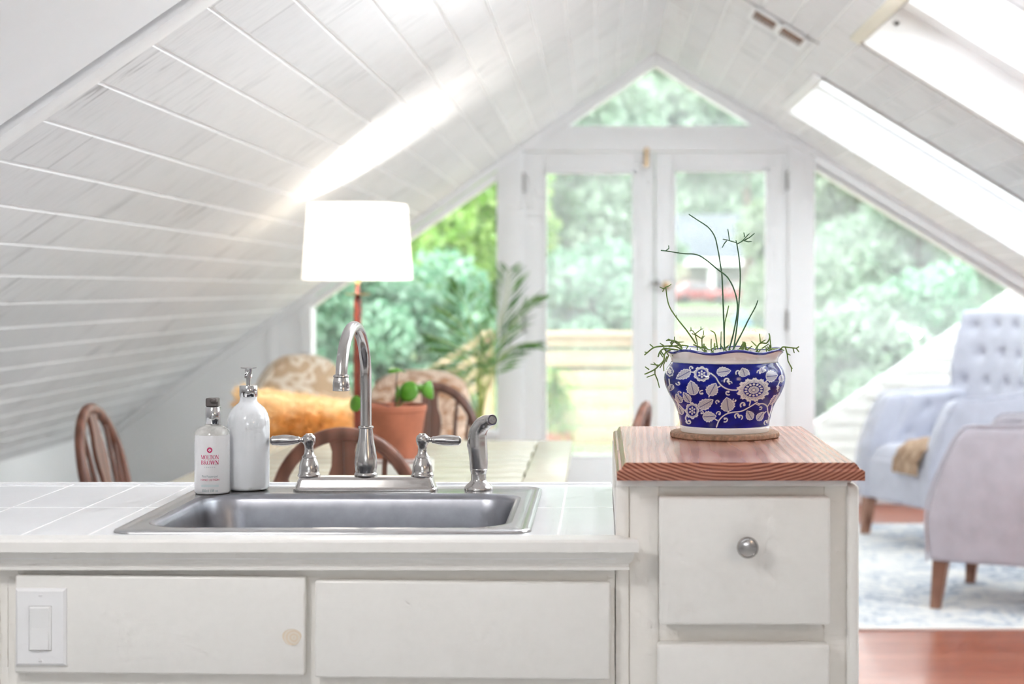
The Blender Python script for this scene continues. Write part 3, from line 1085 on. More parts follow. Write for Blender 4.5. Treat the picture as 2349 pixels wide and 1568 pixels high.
b.transform(Matrix.Translation((Xf(1715, 2.39), 2.412, Zf(1255, 2.39)))); kb = obj('knob', b, 'steel', dr, 40); kb['label'] = 'round brushed metal knob'
b = nb(); box(b, Xf(1508, 2.415), Xf(1903, 2.415), 2.412, 2.4415, Zf(1790, 2.415), Zf(1477, 2.415), .005, 3); obj('drawer', b, 'cabinet_front', pc)
b = nb(); box(b, Xf(1508, 2.415), Xf(1903, 2.415), 2.412, 2.4415, .12, Zf(1835, 2.415), .005, 3); obj('drawer', b, 'cabinet_front', pc)

# varnished wooden top with a stepped edge
wtp = thing('wooden_worktop', 'varnished reddish wooden top on the tall drawer cabinet', 'worktop', (.21, 2.75, ZT0))
TX0, TX1, TY0, TY1, TZ = .026, .3945, 2.395, 3.06, 1.0225
b = nb()
levels = [(0, ZT0), (0, ZT0 + .0135), (.0035, ZT0 + .016), (.007, ZT0 + .0165), (.0080, TZ - .0065), (.0105, TZ - .0025), (.0135, TZ)]
rings = []
for ins, z in levels:
    rings.append([b.verts.new(p) for p in ((TX0 + ins, TY0 + ins, z), (TX1 - ins, TY0 + ins, z), (TX1 - ins, TY1 - ins, z), (TX0 + ins, TY1 - ins, z))])
for A, B in zip(rings, rings[1:]):
    for k in range(4):
        b.faces.new((A[k], A[(k + 1) % 4], B[(k + 1) % 4], B[k]))
b.faces.new(rings[0][::-1]); b.faces.new(rings[-1])
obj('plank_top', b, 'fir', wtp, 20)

# ---------------------------------------------------------------- sink
sk = thing('kitchen_sink', 'rectangular stainless steel sink set in the white tiles', 'sink', (-.42, 2.72, ZC))
def rrect(x0, x1, y0, y1, r, n=8):
    pts = []
    for cx, cy, a0 in ((x1 - r, y1 - r, 0), (x0 + r, y1 - r, PI / 2), (x0 + r, y0 + r, PI), (x1 - r, y0 + r, 1.5 * PI)):
        for k in range(n + 1):
            a = a0 + PI / 2 * k / n
            pts.append((cx + r * math.cos(a), cy + r * math.sin(a)))
    return pts
def loft(bm, loops, cap0=False, cap1=False):
    rs = [[bm.verts.new((x, y, z)) for (x, y) in pts] for pts, z in loops]
    n = len(rs[0])
    for A, B in zip(rs, rs[1:]):
        for k in range(n):
            bm.faces.new((A[k], A[(k + 1) % n], B[(k + 1) % n], B[k]))
    if cap0: bm.faces.new(rs[0])
    if cap1: bm.faces.new(rs[-1][::-1])
    return bm
BX0, BX1, BY0, BY1 = -.700, -.150, 2.503, 2.895
b = nb()
loft(b, [(rrect(SX0, SX1, SY0, SY1, .032), ZC + .0005), (rrect(SX0 + .001, SX1 - .001, SY0 + .001, SY1 - .001, .032), ZC + .0035), (rrect(SX0 + .006, SX1 - .006, SY0 + .006, SY1 - .006, .028), ZC + .0052),
         (rrect(SX0 + .012, SX1 - .012, SY0 + .012, SY1 - .012, .026), ZC + .0036), (rrect(SX0 + .016, SX1 - .016, SY0 + .016, SY1 - .016, .024), ZC + .0024),
         (rrect(SX0 + .019, SX1 - .019, SY0 + .019, SY1 - .019, .022), ZC + .0034), (rrect(BX0 - .012, BX1 + .012, BY0 - .012, BY1 + .012, .068), ZC + .0034)])
obj('rim', b, 'sink_rim', sk, 60)
b = nb()
lp = [(rrect(BX0 - .012, BX1 + .012, BY0 - .012, BY1 + .012, .068), ZC + .0034), (rrect(BX0 - .006, BX1 + .006, BY0 - .006, BY1 + .006, .064), ZC + .0026), (rrect(BX0 - .001, BX1 + .001, BY0 - .001, BY1 + .001, .061), ZC - .001), (rrect(BX0 + .002, BX1 - .002, BY0 + .002, BY1 - .002, .06), ZC - .008)]
for k in range(1, 7):
    lp.append((rrect(BX0 + .002 + .003 * k, BX1 - .002 - .003 * k, BY0 + .002 + .003 * k, BY1 - .002 - .003 * k, .06), ZC - .008 - .022 * k))
for a in (20, 40, 60, 80, 90):
    q = .02 + .04 * (1 - math.cos(math.radians(a)))
    lp.append((rrect(BX0 + q, BX1 - q, BY0 + q, BY1 - q, .055), ZC - .14 - .04 * math.sin(math.radians(a))))
lp.append((rrect(-.47, -.38, 2.655, 2.745, .044), ZC - .184))
loft(b, lp, cap1=True)
obj('basin', b, 'sink', sk, 60)
b = nb(); lathe(b, [(0, 0), (.040, 0), (.043, .002), (.040, .003), (.03, -.001), (0, -.001)], (-.425, 2.70, ZC - .1835), 24); obj('drain', b, 'chrome', sk)

ZR = ZC + .0037                             # top of the sink deck
# ---------------------------------------------------------------- faucet
FY = 2.962
fc = thing('kitchen_faucet', 'brushed nickel gooseneck faucet with two lever handles behind the sink', 'faucet', (-.43, FY, ZR))
fx0, fx1 = (675 - CX) / F * 2.957, (1003 - CX) / F * 2.957
b = nb()
lv = []
for ins, z in ((0, 0), (0, .003), (.003, .005), (.004, .009), (.0055, .012), (.0075, .018), (.0095, .0225), (.013, .0245), (.02, .0248)):
    lv.append((rrect(fx0 + ins, fx1 - ins, FY - .0265 + ins * .7, FY + .0245 - ins * .5, .013 - min(ins, .006) * .6, 5), ZR + z))
loft(b, lv, True, True)
obj('base_plate', b, 'steel', fc, 40)
zb = ZR + .0246
SXc = (839.5 - CX) / F * FY
b = nb()
lathe(b, [(0, 0), (.0208, 0), (.0212, .003), (.0206, .0055), (.0188, .007), (.0192, .010), (.0205, .018), (.0206, .026), (.0198, .036), (.0178, .048), (.0155, .060), (.0136, .072), (.0124, .083), (.0119, .087),
          (.0136, .0875), (.0142, .0895), (.0136, .0915), (.0115, .0925), (0, .0925)], (SXc, FY, zb), 48)
obj('spout_base', b, 'steel', fc, 40)
ang = math.radians(4.5)
hd = Vector((-math.sin(ang), -math.cos(ang), 0))
R = .0955
zarc = 1.2145 - R
pts = [Vector((SXc, FY, zb + .088)), Vector((SXc, FY, zb + .12)), Vector((SXc, FY, zarc - .03)), Vector((SXc, FY, zarc - .012))]
for k in range(0, 25):
    a = PI * k / 24
    pts.append(Vector((SXc, FY, zarc)) + hd * (R - R * math.cos(a)) + Vector((0, 0, R * math.sin(a) * 1.0)))
tip = pts[-1]
pts.append(tip + Vector((0, 0, -.004)))
b = nb(); tube(b, pts, [.0102] * 10 + [.0100] * 10 + [.0108] * 9 if False else .0103, 24); sp = obj('spout', b, 'steel', fc, 60)
b = nb(); lathe(b, [(0, .028), (.0112, .028), (.0135, .0262), (.0138, .0238), (.0124, .0225), (.0132, .020), (.0142, .014), (.0146, .008), (.0142, .003), (.0146, .002), (.0146, 0), (.0125, -.0005), (.011, .001), (0, .001)],
                (tip.x, tip.y, 1.107), 40); obj('aerator', b, 'steel', sp, 40)
for sgn, u in ((-1, 709), (1, 969)):
    xh = (u - CX) / F * FY
    b = nb()
    lathe(b, [(0, 0), (.0203, 0), (.0207, .003), (.0199, .0055), (.0188, .0068), (.0186, .012), (.0180, .019), (.0165, .0262), (.0138, .0315), (.0128, .0345), (.0136, .0360), (.0128, .0376), (.0110, .0388), (.0088, .043),
              (.0079, .050), (.0083, .056), (.0105, .0605), (.0118, .066), (.0117, .0715), (.0098, .0755), (.0068, .0772), (.0062, .079), (0, .0795)], (xh, FY, zb - .001), 40)
    hh = obj('handle', b, 'steel', fc, 40)
    b = nb()
    zl = zb + .0668
    L = [(0.006, .0058), (.0125, .0058), (.0135, .0046), (.016, .0044), (.0175, .0052), (.0185, .0066), (.020, .0068), (.0215, .0064), (.028, .0082), (.038, .0098), (.046, .0102), (.056, .0097), (.064, .0086), (.066, .0090), (.0675, .0088), (.0685, .0074), (.0705, .0058), (.0715, .003), (.0717, 0)]
    lathe(b, [(0, .006)] + [(r, d) for d, r in L], seg=32, mtx=Matrix.Rotation(PI / 2 * sgn, 4, 'Y'))
    b.transform(Matrix.Translation((xh, FY, zl)) @ Matrix.Rotation(math.radians(-1.5) * sgn * -1, 4, 'Y'))
    obj('lever', b, 'steel', hh, 40)

# side sprayer
spx, spy = (1098 - CX) / F * 2.965, 2.965
sr = thing('sink_sprayer', 'brushed nickel side sprayer standing at the corner of the sink', 'sprayer', (spx, spy, ZR))
b = nb(); lathe(b, [(0, 0), (.0262, 0), (.0266, .002), (.0256, .0045), (.0215, .0095), (.0165, .0135), (.0142, .0165), (.0138, .019), (.0138, .0335), (.0152, .0345), (.0163, .0375), (.0152, .0405), (.0146, .0415), (0, .0415)], (spx, spy, ZR), 40)
obj('holder', b, 'steel', sr, 40)
def sp_pt(u, v, dy=0.):
    q = P(u, v, spy + dy)
    return q
path = [sp_pt(1098, 1086), sp_pt(1098, 1075), sp_pt(1097.5, 1050), sp_pt(1095.5, 1025), sp_pt(1095, 1003), sp_pt(1098, 987, -.002), sp_pt(1106, 974, -.005), sp_pt(1116, 967, -.010), sp_pt(1124, 963.5, -.015)]
pp = smooth_pts(path, 5)
nrad = [.0140, .0160, .0170, .0178, .0176, .0160, .0148, .0130, .0104]
b = nb(); tube(b, pp, nrad, 24); bd = obj('spray_body', b, 'steel', sr, 60)
e1, e0 = pp[-1], pp[-4]
dirn = Vector((.56, -.80, .13)).normalized()
rot = Vector((0, 0, 1)).rotation_difference(dirn).to_matrix().to_4x4()
b = nb(); lathe(b, [(0, -.012), (.0085, -.010), (.0098, -.004), (.0108, .004), (.0108, .007), (.0098, .0085), (.0078, .0085), (.0072, .0075), (0, .0075)], seg=32, mtx=rot); b.transform(Matrix.Translation(e1)); obj('spray_head', b, 'steel', bd, 40)
b = nb(); lathe(b, [(0, .0), (.0072, 0), (.0068, .0012), (0, .0016)], seg=28, mtx=rot); b.transform(Matrix.Translation(e1 + dirn * .0073)); obj('spray_face', b, 'nozzle', bd)
b = nb(); tube(b, smooth_pts([sp_pt(1088, 992), sp_pt(1081, 1008), sp_pt(1078.5, 1024), sp_pt(1081, 1030)], 4), [.0065, .0062, .0058, .004], 12); obj('trigger', b, 'steel', bd, 60)

# ---------------------------------------------------------------- bottles
def wrap(me, cx, cy, r, z0):
    for v in me.vertices:
        th = v.co.x / r
        rr = r + .00025 + v.co.z
        v.co = Vector((cx + rr * math.sin(th), cy - rr * math.cos(th), z0 + v.co.y))


def text_mesh(s, size, name='text', spacing=1., stretch=1.):
    c = bpy.data.curves.new(name, 'FONT')
    c.body = s; c.size = size; c.align_x = 'CENTER'; c.align_y = 'CENTER'; c.space_character = spacing
    c.resolution_u = 3
    o = bpy.data.objects.new(name, c); COL.objects.link(o)
    bpy.context.view_layer.update()
    dg = bpy.context.evaluated_depsgraph_get()
    me = bpy.data.meshes.new_from_object(o.evaluated_get(dg))
    bpy.data.objects.remove(o); bpy.data.curves.remove(c)
    for v in me.vertices:
        v.co.x *= stretch
    return me


GL = {  # serif capitals drawn as strokes (x0, y0, x1, y1, weight) in a unit cell, thick stems and thin hairlines
    'M': (1.05, [(.12, 0, .12, 1, .07), (.12, 1, .52, .05, .17), (.52, .05, .92, 1, .07), (.92, 0, .92, 1, .17)], [(.12, 0), (.92, 0), (.1, 1), (.94, 1)]),
    'L': (.68, [(.18, 0, .18, 1, .17), (.18, .03, .62, .03, .07), (.62, .0, .62, .28, .06)], [(.18, 0), (.18, 1)]),
    'T': (.78, [(.39, 0, .39, 1, .17), (.03, .97, .75, .97, .07), (.03, .75, .03, 1, .06), (.75, .75, .75, 1, .06)], [(.39, 0)]),
    'N': (.95, [(.14, 0, .14, 1, .07), (.14, 1, .80, .02, .18), (.80, 0, .80, 1, .07)], [(.14, 0), (.12, 1), (.80, 1)]),
    'B': (.75, [(.17, 0, .17, 1, .17), (.17, .97, .45, .97, .06), (.17, .52, .48, .52, .06), (.17, .03, .48, .03, .06), (.57, .62, .57, .88, .15), (.45, .97, .57, .88, .08), (.48, .52, .57, .62, .08), (.62, .13, .62, .42, .16), (.48, .03, .62, .13, .08), (.48, .52, .62, .42, .08)], [(.17, 0), (.17, 1)]),
    'R': (.82, [(.17, 0, .17, 1, .17), (.17, .97, .45, .97, .06), (.17, .5, .48, .5, .06), (.58, .62, .58, .86, .15), (.45, .97, .58, .86, .08), (.48, .5, .58, .62, .08), (.42, .5, .76, .03, .16)], [(.17, 0), (.17, 1), (.76, 0)]),
    'W': (1.15, [(.05, 1, .34, .02, .17), (.34, .02, .58, .95, .07), (.58, .95, .82, .02, .17), (.82, .02, 1.1, 1, .07)], [(.05, 1), (1.1, 1), (.58, 1)]),
}
def serif_word(word, cap, width):
    bm = nb()
    x = 0
    def seg(a, b_, c, d, w):
        A, B = Vector((a, b_, 0)), Vector((c, d, 0))
        n = (B - A).normalized(); s = Vector((-n.y, n.x, 0)) * w / 2
        bm.faces.new([bm.verts.new(q) for q in (A - s, B - s, B + s, A + s)])
    for ch in word:
        if ch == 'O':
            n = 28
            ro, ri = [], []
            for k in range(n):
                a = 2 * PI * k / n
                ro.append(bm.verts.new((x + .47 + .42 * math.cos(a), .5 + .52 * math.sin(a), 0)))
                ri.append(bm.verts.new((x + .47 + .26 * math.cos(a), .5 + .46 * math.sin(a), 0)))
            for k in range(n):
                bm.faces.new((ro[k], ro[(k + 1) % n], ri[(k + 1) % n], ri[k]))
            x += .94
            continue
        adv, st, serif = GL[ch]
        for (a, b_, c, d, w) in st:
            seg(x + a, b_, x + c, d, w)
        for (a, b_) in serif:
            yy = .02 if b_ == 0 else .98
            seg(x + a - .15, yy, x + a + .15, yy, .05)
        x += adv
    for v in bm.verts:
        v.co.x = (v.co.x - x / 2) * width / x
        v.co.y = (v.co.y - .5) * cap
    me = bpy.data.meshes.new('word'); bm.to_mesh(me); bm.free()
    return me


lx, ly, lr = (487 - CX) / F * 2.915, 2.915, .0315
lb = thing('lotion_bottle', 'small white hand lotion bottle with raspberry lettering on the sink rim', 'bottle', (lx, ly, ZR))
b = nb()
lathe(b, [(0, 0), (.0290, 0), (.0308, .0012), (.0315, .004), (.0315, .098), (.0313, .104), (.0311, .1055), (0, .1055)], (lx, ly, ZR), 64)
obj('bottle_body', b, 'lotion', lb, 50)
b = nb()
lathe(b, [(0, .1056), (.0311, .1056), (.0303, .1095), (.0278, .1145), (.0235, .1185), (.017, .1208), (.0135, .1215), (.0135, .124), (0, .124)], (lx, ly, ZR), 64)
obj('bottle_shoulder', b, 'shoulder', lb, 50)['label'] = 'clear shoulder above the lotion'
b = nb(); lathe(b, [(0, .121), (.0130, .121), (.0136, .1218), (.0136, .1545), (.0130, .1553), (0, .1553)], (lx + .0015, ly, ZR), 40); cl = obj('collar', b, 'chrome', lb, 40)
b = nb(); box(b, lx - .0105, lx + .0120, ly - .0095, ly + .0095, ZR + .1553, ZR + .1715, .0028, 3)
box(b, lx + .000, lx + .0118, ly - .019, ly, ZR + .1640, ZR + .1712, .0022, 3)
obj('pump_head', b, 'pump_grey', lb, 40)
def z_at(v):
    return H - (v - CY) / F * (ly - lr)
def put(me, v, mat, name, dx=0.):
    for q in me.vertices:
        q.co.x += dx
    wrap(me, lx, ly, lr, z_at(v))
    me.materials.append(M[mat])
    o = bpy.data.objects.new(name, me); COL.objects.link(o)
    o.parent = lb; o.location = -lb.location
    return o
DX = .0028
put(serif_word('MOLTON', .0074, .0325), 1048.5, 'ink_pink', 'lettering', DX)
put(serif_word('BROWN', .0074, .0325), 1060.5, 'ink_pink', 'lettering', DX)
put(text_mesh('LONDON', .0028, spacing=1.9), 1071.5, 'ink_grey', 'lettering', DX)
put(text_mesh('Pink Pepperpod', .0056, stretch=.80), 1092.5, 'ink_grey', 'lettering', DX)
put(text_mesh('HAND LOTION', .0050, stretch=.98), 1100.5, 'ink_pink', 'lettering', DX)
bmb = nb()
for k_, (y0_, y1_) in enumerate(((-.0040, -.0002), (.0008, .0012))):
    for c_ in range(16):
        xa_q, xb_q = -.016 + .002 * c_, -.016 + .002 * (c_ + 1)
        bmb.faces.new([bmb.verts.new(q) for q in ((xa_q, y0_, 0), (xb_q, y0_, 0), (xb_q, y1_, 0), (xa_q, y1_, 0))])
mb_ = bpy.data.meshes.new('band'); bmb.to_mesh(mb_); bmb.free()
put(mb_, 1111.5, 'ink_pale', 'printed_band', DX)
put(text_mesh('300ml 10fl oz', .0068, stretch=.80), 1125.5, 'ink_grey', 'lettering', DX)
# the round emblem: disc with a four-petal cut-out
bm = nb()
n = 48
ro, ri = [], []
for k in range(n):
    a = 2 * PI * k / n
    rp = .0015 + .0011 * abs(math.cos(2 * a))
    ro.append(bm.verts.new((.0049 * math.cos(a), .0049 * math.sin(a), 0)))
    ri.append(bm.verts.new((rp * math.cos(a), rp * math.sin(a), 0)))
for k in range(n):
    bm.faces.new((ro[k], ro[(k + 1) % n], ri[(k + 1) % n], ri[k]))
bm.faces.new([bm.verts.new((.0008 * math.cos(2 * PI * k / 10), .0008 * math.sin(2 * PI * k / 10), 0)) for k in range(10)])
me = bpy.data.meshes.new('emblem'); bm.to_mesh(me); bm.free()
put(me, 1032, 'ink_pink', 'emblem', DX)

wx, wy, wr = (570 - CX) / F * 2.967, 2.967, .0385
wb = thing('soap_bottle', 'tall white glass soap bottle with chrome pump beside the faucet', 'bottle', (wx, wy, ZR))
b = nb()
lathe(b, [(0, 0), (.033, 0), (.0362, .0015), (.0380, .005), (.0385, .010), (.0385, .118), (.0382, .124), (.0372, .131), (.0350, .1385), (.0315, .1455), (.0268, .1515), (.0215, .156), (.0175, .1595), (.0158, .163), (.0154, .167), (.0154, .172), (0, .172)], (wx, wy, ZR), 64)
obj('bottle_body', b, 'bottle_glass', wb, 60)
b = nb(); lathe(b, [(0, .170), (.0158, .170), (.0164, .171), (.0164, .1895), (.0158, .1905), (.004, .1908), (0, .1908)], (wx, wy, ZR), 40); obj('collar', b, 'chrome', wb, 40)
b = nb()
lathe(b, [(0, .19), (.0042, .19), (.0042, .204), (.0070, .2045), (.0072, .2065), (.0066, .220), (.0066, .2215), (0, .2215)], (wx, wy, ZR), 28)
prism(b, [(.0145 * math.cos(a), .0085 * math.sin(a)) for a in [2 * PI * k / 24 for k in range(24)]], 0, .0016, 'z')
for v in list(b.verts)[-48:]:
    v.co += Vector((wx, wy, ZR + .2213 + 6 * (v.co.x ** 2)))
tube(b, [(wx, wy, ZR + .2155), (wx, wy - .014, ZR + .2150), (wx, wy - .022, ZR + .2125)], [.0034, .0030, .0026], 14)
ph = obj('pump_head', b, 'chrome', wb, 40)
b = nb(); tube(b, [(wx, wy - .0215, ZR + .2127), (wx, wy - .0224, ZR + .2123)], .0016, 10); obj('spout_hole', b, 'tyre', ph)

# ---------------------------------------------------------------- blue planter on its cork mat
PXc, PYc = .2200, 2.835
cm = nb(); lathe(cm, [(0, 0), (.093, 0), (.0955, .002), (.0960, .005), (.0955, .0085), (.093, .010), (0, .010)], (PXc, PYc, TZ), 64)
tag(obj('cork_mat', cm, 'cork', None, 40), 'round cork mat under the blue flowered planter', 'mat')
PZ = TZ + .010
pl = thing('potted_cactus', 'blue and white flowered planter of trailing pencil cactus on a cork mat', 'potted plant', (PXc, PYc, PZ))
SC = 1305.
# outer profile: radius (px) against height (px above the foot); measured down the side of the pot
pr = [(0, 101), (10, 102), (13, 101.5), (40, 107), (60, 114), (86, 129), (104, 136.5), (118, 139), (134, 137), (148, 130), (158, 121.5)]
def r_at(h):
    for (h0, r0), (h1, r1) in zip(pr, pr[1:]):
        if h <= h1:
            break
    return r0 + (r1 - r0) * max(0, min(1, (h - h0) / (h1 - h0)))
hs_raw = np.linspace(0, 158, 230)
rs = np.array([r_at(h) for h in hs_raw])
ker = np.ones(17) / 17
rs = np.convolve(np.pad(rs, 8, mode='edge'), ker, 'valid')
hs = hs_raw * 1.0
NTH = 1100
th = np.linspace(0, 2 * PI, NTH, endpoint=False)
TH, HH = np.meshgrid(th, hs)
RR = np.repeat(rs[:, None], NTH, 1)
# the drawing is laid out in a flat sheet (units of the front view) wrapped over the front half, and once more over the back half
sx = np.sin(TH) * RR                        # sideways position seen from the front, th = 0 faces the sink side
ax_ = np.where(np.cos(TH) < 0, -sx, sx)
GX = 1016 + ax_ * 5.6
GY = 1300 - (HH - 13) * 5.6 * 1.0
white = np.zeros_like(GX); dark = np.zeros_like(GX)
def add(m):
    global white
    white = np.maximum(white, np.clip(m, 0, 1))
def cut(m):
    global white
    white = white * (1 - np.clip(m, 0, 1))
AA = 5.
def edge(d):
    return np.clip(.5 - d / AA, 0, 1)
def leaf(bx, by, tx, ty, wd, line=True):
    wd *= 1.24
    L = math.hypot(tx - bx, ty - by); ux, uy = (tx - bx) / L, (ty - by) / L
    t = ((GX - bx) * ux + (GY - by) * uy) / L
    n = -(GX - bx) * uy + (GY - by) * ux
    tt = np.clip(t, 0, 1)
    w = wd * np.sin(PI * tt ** .75) ** .8 * (1 - .16 * np.abs(((tt * 5.5) % 1) * 2 - 1))
    m = edge(np.abs(n) - w) * (t > 0) * (t < 1)
    add(m)
    ins = (np.abs(n) < w - 9) & (t > .06) & (t < .92)
    vein = edge(np.abs(n) - 4.2) * ins
    hatch = edge(np.abs(((t * L + np.abs(n) * .7) / 15.) % 1 - .5) * 15. - 3.6) * ins * (np.abs(n) < w * .82)
    cut(vein * .9); cut(hatch * .75)
def flower(cx, cy, rx, ry, npet, ring=True):
    dx, dy = (GX - cx) / rx, (GY - cy) / ry
    q = np.hypot(dx, dy); a = np.arctan2(dy, dx)
    e = 1 - .13 * np.abs(np.sin(npet * a / 2 + .4)) ** 3 * 1.0 - .05 * np.abs(np.sin(npet * a * 1.5))
    rm = (rx + ry) / 2
    add(edge((q - e) * rm))
    hatch = edge((np.abs(((a * npet * 4 / (2 * PI)) % 1) - .5) * 2 * q * PI / (npet * 4) * rm) - 2.6) * (q > .58) * (q < e - .14)
    cut(hatch * .85)
    cut(edge(np.abs(q - .56) * rm - 4))
    if ring:
        k = 14
        an = (a * k / (2 * PI)) % 1 - .5
        ov = np.hypot((q - .45) * rm / 17, an * 2 * PI / k * q * rm / 13)
        band = (q < .56)
        cut(band * edge(-(ov - 1) * 12))
        c2 = (q < .33)
        add(c2 * edge((q - .3) * rm))
        cut(c2 * edge((np.abs(((a * 16 / (2 * PI)) % 1) - .5) * 2 * q * PI / 16 * rm) - 2.5) * (q > .11) * (q < .27))
        cut(edge(np.abs(q - .11) * rm - 3))
    else:
        k = 6
        an = (a * k / (2 * PI)) % 1 - .5
        ov = np.hypot((q - .34) * rm / 14, an * 2 * PI / k * q * rm / 11)
        cut((q < .56) * edge(-(ov - 1) * 9) * (q > .13))
def line(pts, w):
    pts = [tuple(q) for q in smooth_pts([(x, y, 0) for x, y in pts], 6)]
    d = np.full_like(GX, 1e9)
    for (x0, y0, _), (x1, y1, _) in zip(pts, pts[1:]):
        L2 = (x1 - x0) ** 2 + (y1 - y0) ** 2 + 1e-9
        t = np.clip(((GX - x0) * (x1 - x0) + (GY - y0) * (y1 - y0)) / L2, 0, 1)
        d = np.minimum(d, np.hypot(GX - x0 - t * (x1 - x0), GY - y0 - t * (y1 - y0)))
    add(edge(d - w / 2))
def curl(x, y, s, flip=1, rot=0.):
    s *= 1.35
    pts = []
    for k in range(9):
        a = rot + flip * k / 8 * 4.2
        r = s * (1 - .085 * k)
        pts.append((x + r * math.cos(a), y + r * math.sin(a)))
    line(pts, s * .42)
    px_, py_ = pts[-1]
    add(edge(np.hypot(GX - px_, GY - py_) - s * .42))
for L in (((872, 1290), (905, 1200), (975, 1130), (1060, 1100), (1180, 1085), (1290, 1030), (1380, 975)), ((1370, 1000), (1460, 1000), (1520, 1040), (1540, 1120), (1570, 1190)),
          ((790, 600), (850, 650), (890, 720), (950, 775), (1030, 805), (1110, 810)), ((620, 600), (550, 590), (480, 600)), ((870, 600), (930, 580)), ((770, 900), (790, 830), (900, 760)),
          ((1010, 1110), (1025, 1050)), ((880, 1205), (850, 1185)), ((370, 960), (430, 1040), (500, 1110)), ((290, 700), (300, 770), (330, 830)), ((1450, 740), (1530, 670), (1600, 640)), ((1290, 960), (1280, 1010)),
          ((560, 1000), (545, 960)), ((520, 1130), (500, 1200), (520, 1250)), ((1510, 1110), (1440, 1160)), ((1610, 900), (1570, 980), (1530, 1040)), ((1700, 690), (1650, 780), (1660, 850)), ((1600, 1010), (1590, 1100), (1560, 1200)), ((400, 1010), (440, 1120))):
    line(L, 15)
flower(1325, 812, 228, 160, 13)
flower(680, 612, 106, 100, 9, False)
flower(575, 1092, 88, 116, 8, False)
flower(300, 600, 50, 70, 7, False)
flower(1735, 1000, 40, 80, 7, False)
for L in ((545, 575, 370, 685, 50), (860, 590, 1040, 565, 52), (590, 885, 545, 695, 66), (770, 880, 850, 720, 66), (650, 1050, 825, 935, 62), (1020, 1090, 985, 900, 78), (700, 1165, 870, 1150, 62), (545, 985, 460, 850, 40), (445, 1000, 375, 880, 36),
          (1325, 1200, 1250, 1080, 48), (1390, 1215, 1480, 1110, 46), (1480, 650, 1655, 640, 66), (1565, 1020, 1650, 890, 34), (1700, 640, 1720, 740, 40), (1640, 1010, 1700, 860, 26), (460, 1160, 420, 1060, 30), (1600, 1150, 1640, 1040, 24), (330, 760, 300, 860, 30)):
    leaf(*L)
for L in ((1130, 590, 26, 1, 2.6), (1230, 600, 28, -1, 0.4), (990, 690, 30, 1, 2.8), (1020, 720, 20, -1, 0), (1000, 840, 26, 1, 1), (680, 850, 24, -1, 5), (880, 960, 22, 1, 2), (1090, 945, 20, -1, 4), (900, 1115, 24, 1, 3), (980, 1190, 26, -1, 2),
          (1130, 1140, 28, 1, 2.2), (1165, 1160, 26, -1, 1), (1200, 1000, 30, 1, 2.4), (1430, 1050, 20, -1, 2), (1400, 590, 24, 1, 3), (1470, 560, 26, -1, 5), (560, 540, 22, 1, 2), (400, 740, 22, -1, 3), (690, 1110, 20, 1, 4), (540, 1240, 26, -1, 3), (1520, 1250, 26, 1, 2), (1560, 1230, 20, -1, 1), (420, 860, 20, 1, 2), (1650, 790, 22, -1, 2), (1400, 1000, 16, 1, 0)):
    curl(*L)
leaf(1215, 640, 1180, 530, 60)
leaf(1440, 600, 1430, 530, 40)
# white foot band and the glaze colours; soft cobalt bleeding round the drawing
blue = np.array([.006, .011, .25]); wht = np.array([.80, .80, .80])
foot = (HH < 12.0)
m = np.maximum(white, foot * 1.0)
mott = .85 + .3 * np.sin(GX * .013 + 1.3 * np.sin(GY * .02)) * np.sin(GY * .017 + GX * .006)
colr = blue[None, None] * mott[..., None] * (1 - m[..., None]) + wht[None, None] * m[..., None]
verts = np.stack([PXc + RR / SC * np.sin(TH), PYc - RR / SC * np.cos(TH), PZ + .002 + HH / SC * .985], -1)
nh = len(hs)
idx = np.arange(nh * NTH).reshape(nh, NTH)
a_ = idx[:-1]; b_ = np.roll(idx, -1, 1)[:-1]; c_ = np.roll(idx, -1, 1)[1:]; d_ = idx[1:]
faces = np.stack([a_, b_, c_, d_], -1).reshape(-1)
me = bpy.data.meshes.new('planter_body')
me.vertices.add(nh * NTH); me.vertices.foreach_set('co', verts.reshape(-1))
nf = len(faces) // 4
me.loops.add(nf * 4); me.loops.foreach_set('vertex_index', faces.astype(np.int32))
me.polygons.add(nf); me.polygons.foreach_set('loop_start', np.arange(0, nf * 4, 4, dtype=np.int32))
me.update(calc_edges=True)
ca = me.color_attributes.new('pattern', 'FLOAT_COLOR', 'POINT')
ca.data.foreach_set('color', np.concatenate([colr, np.ones((*colr.shape[:2], 1))], -1).reshape(-1).astype(np.float32))
me.polygons.foreach_set('use_smooth', np.ones(nf, dtype=bool))
me.materials.append(M['planter'])
po = bpy.data.objects.new('planter_body', me); COL.objects.link(po); po.parent = pl; po.location = -pl.location
po['label'] = 'cobalt blue bowl painted with white flowers and leaves'
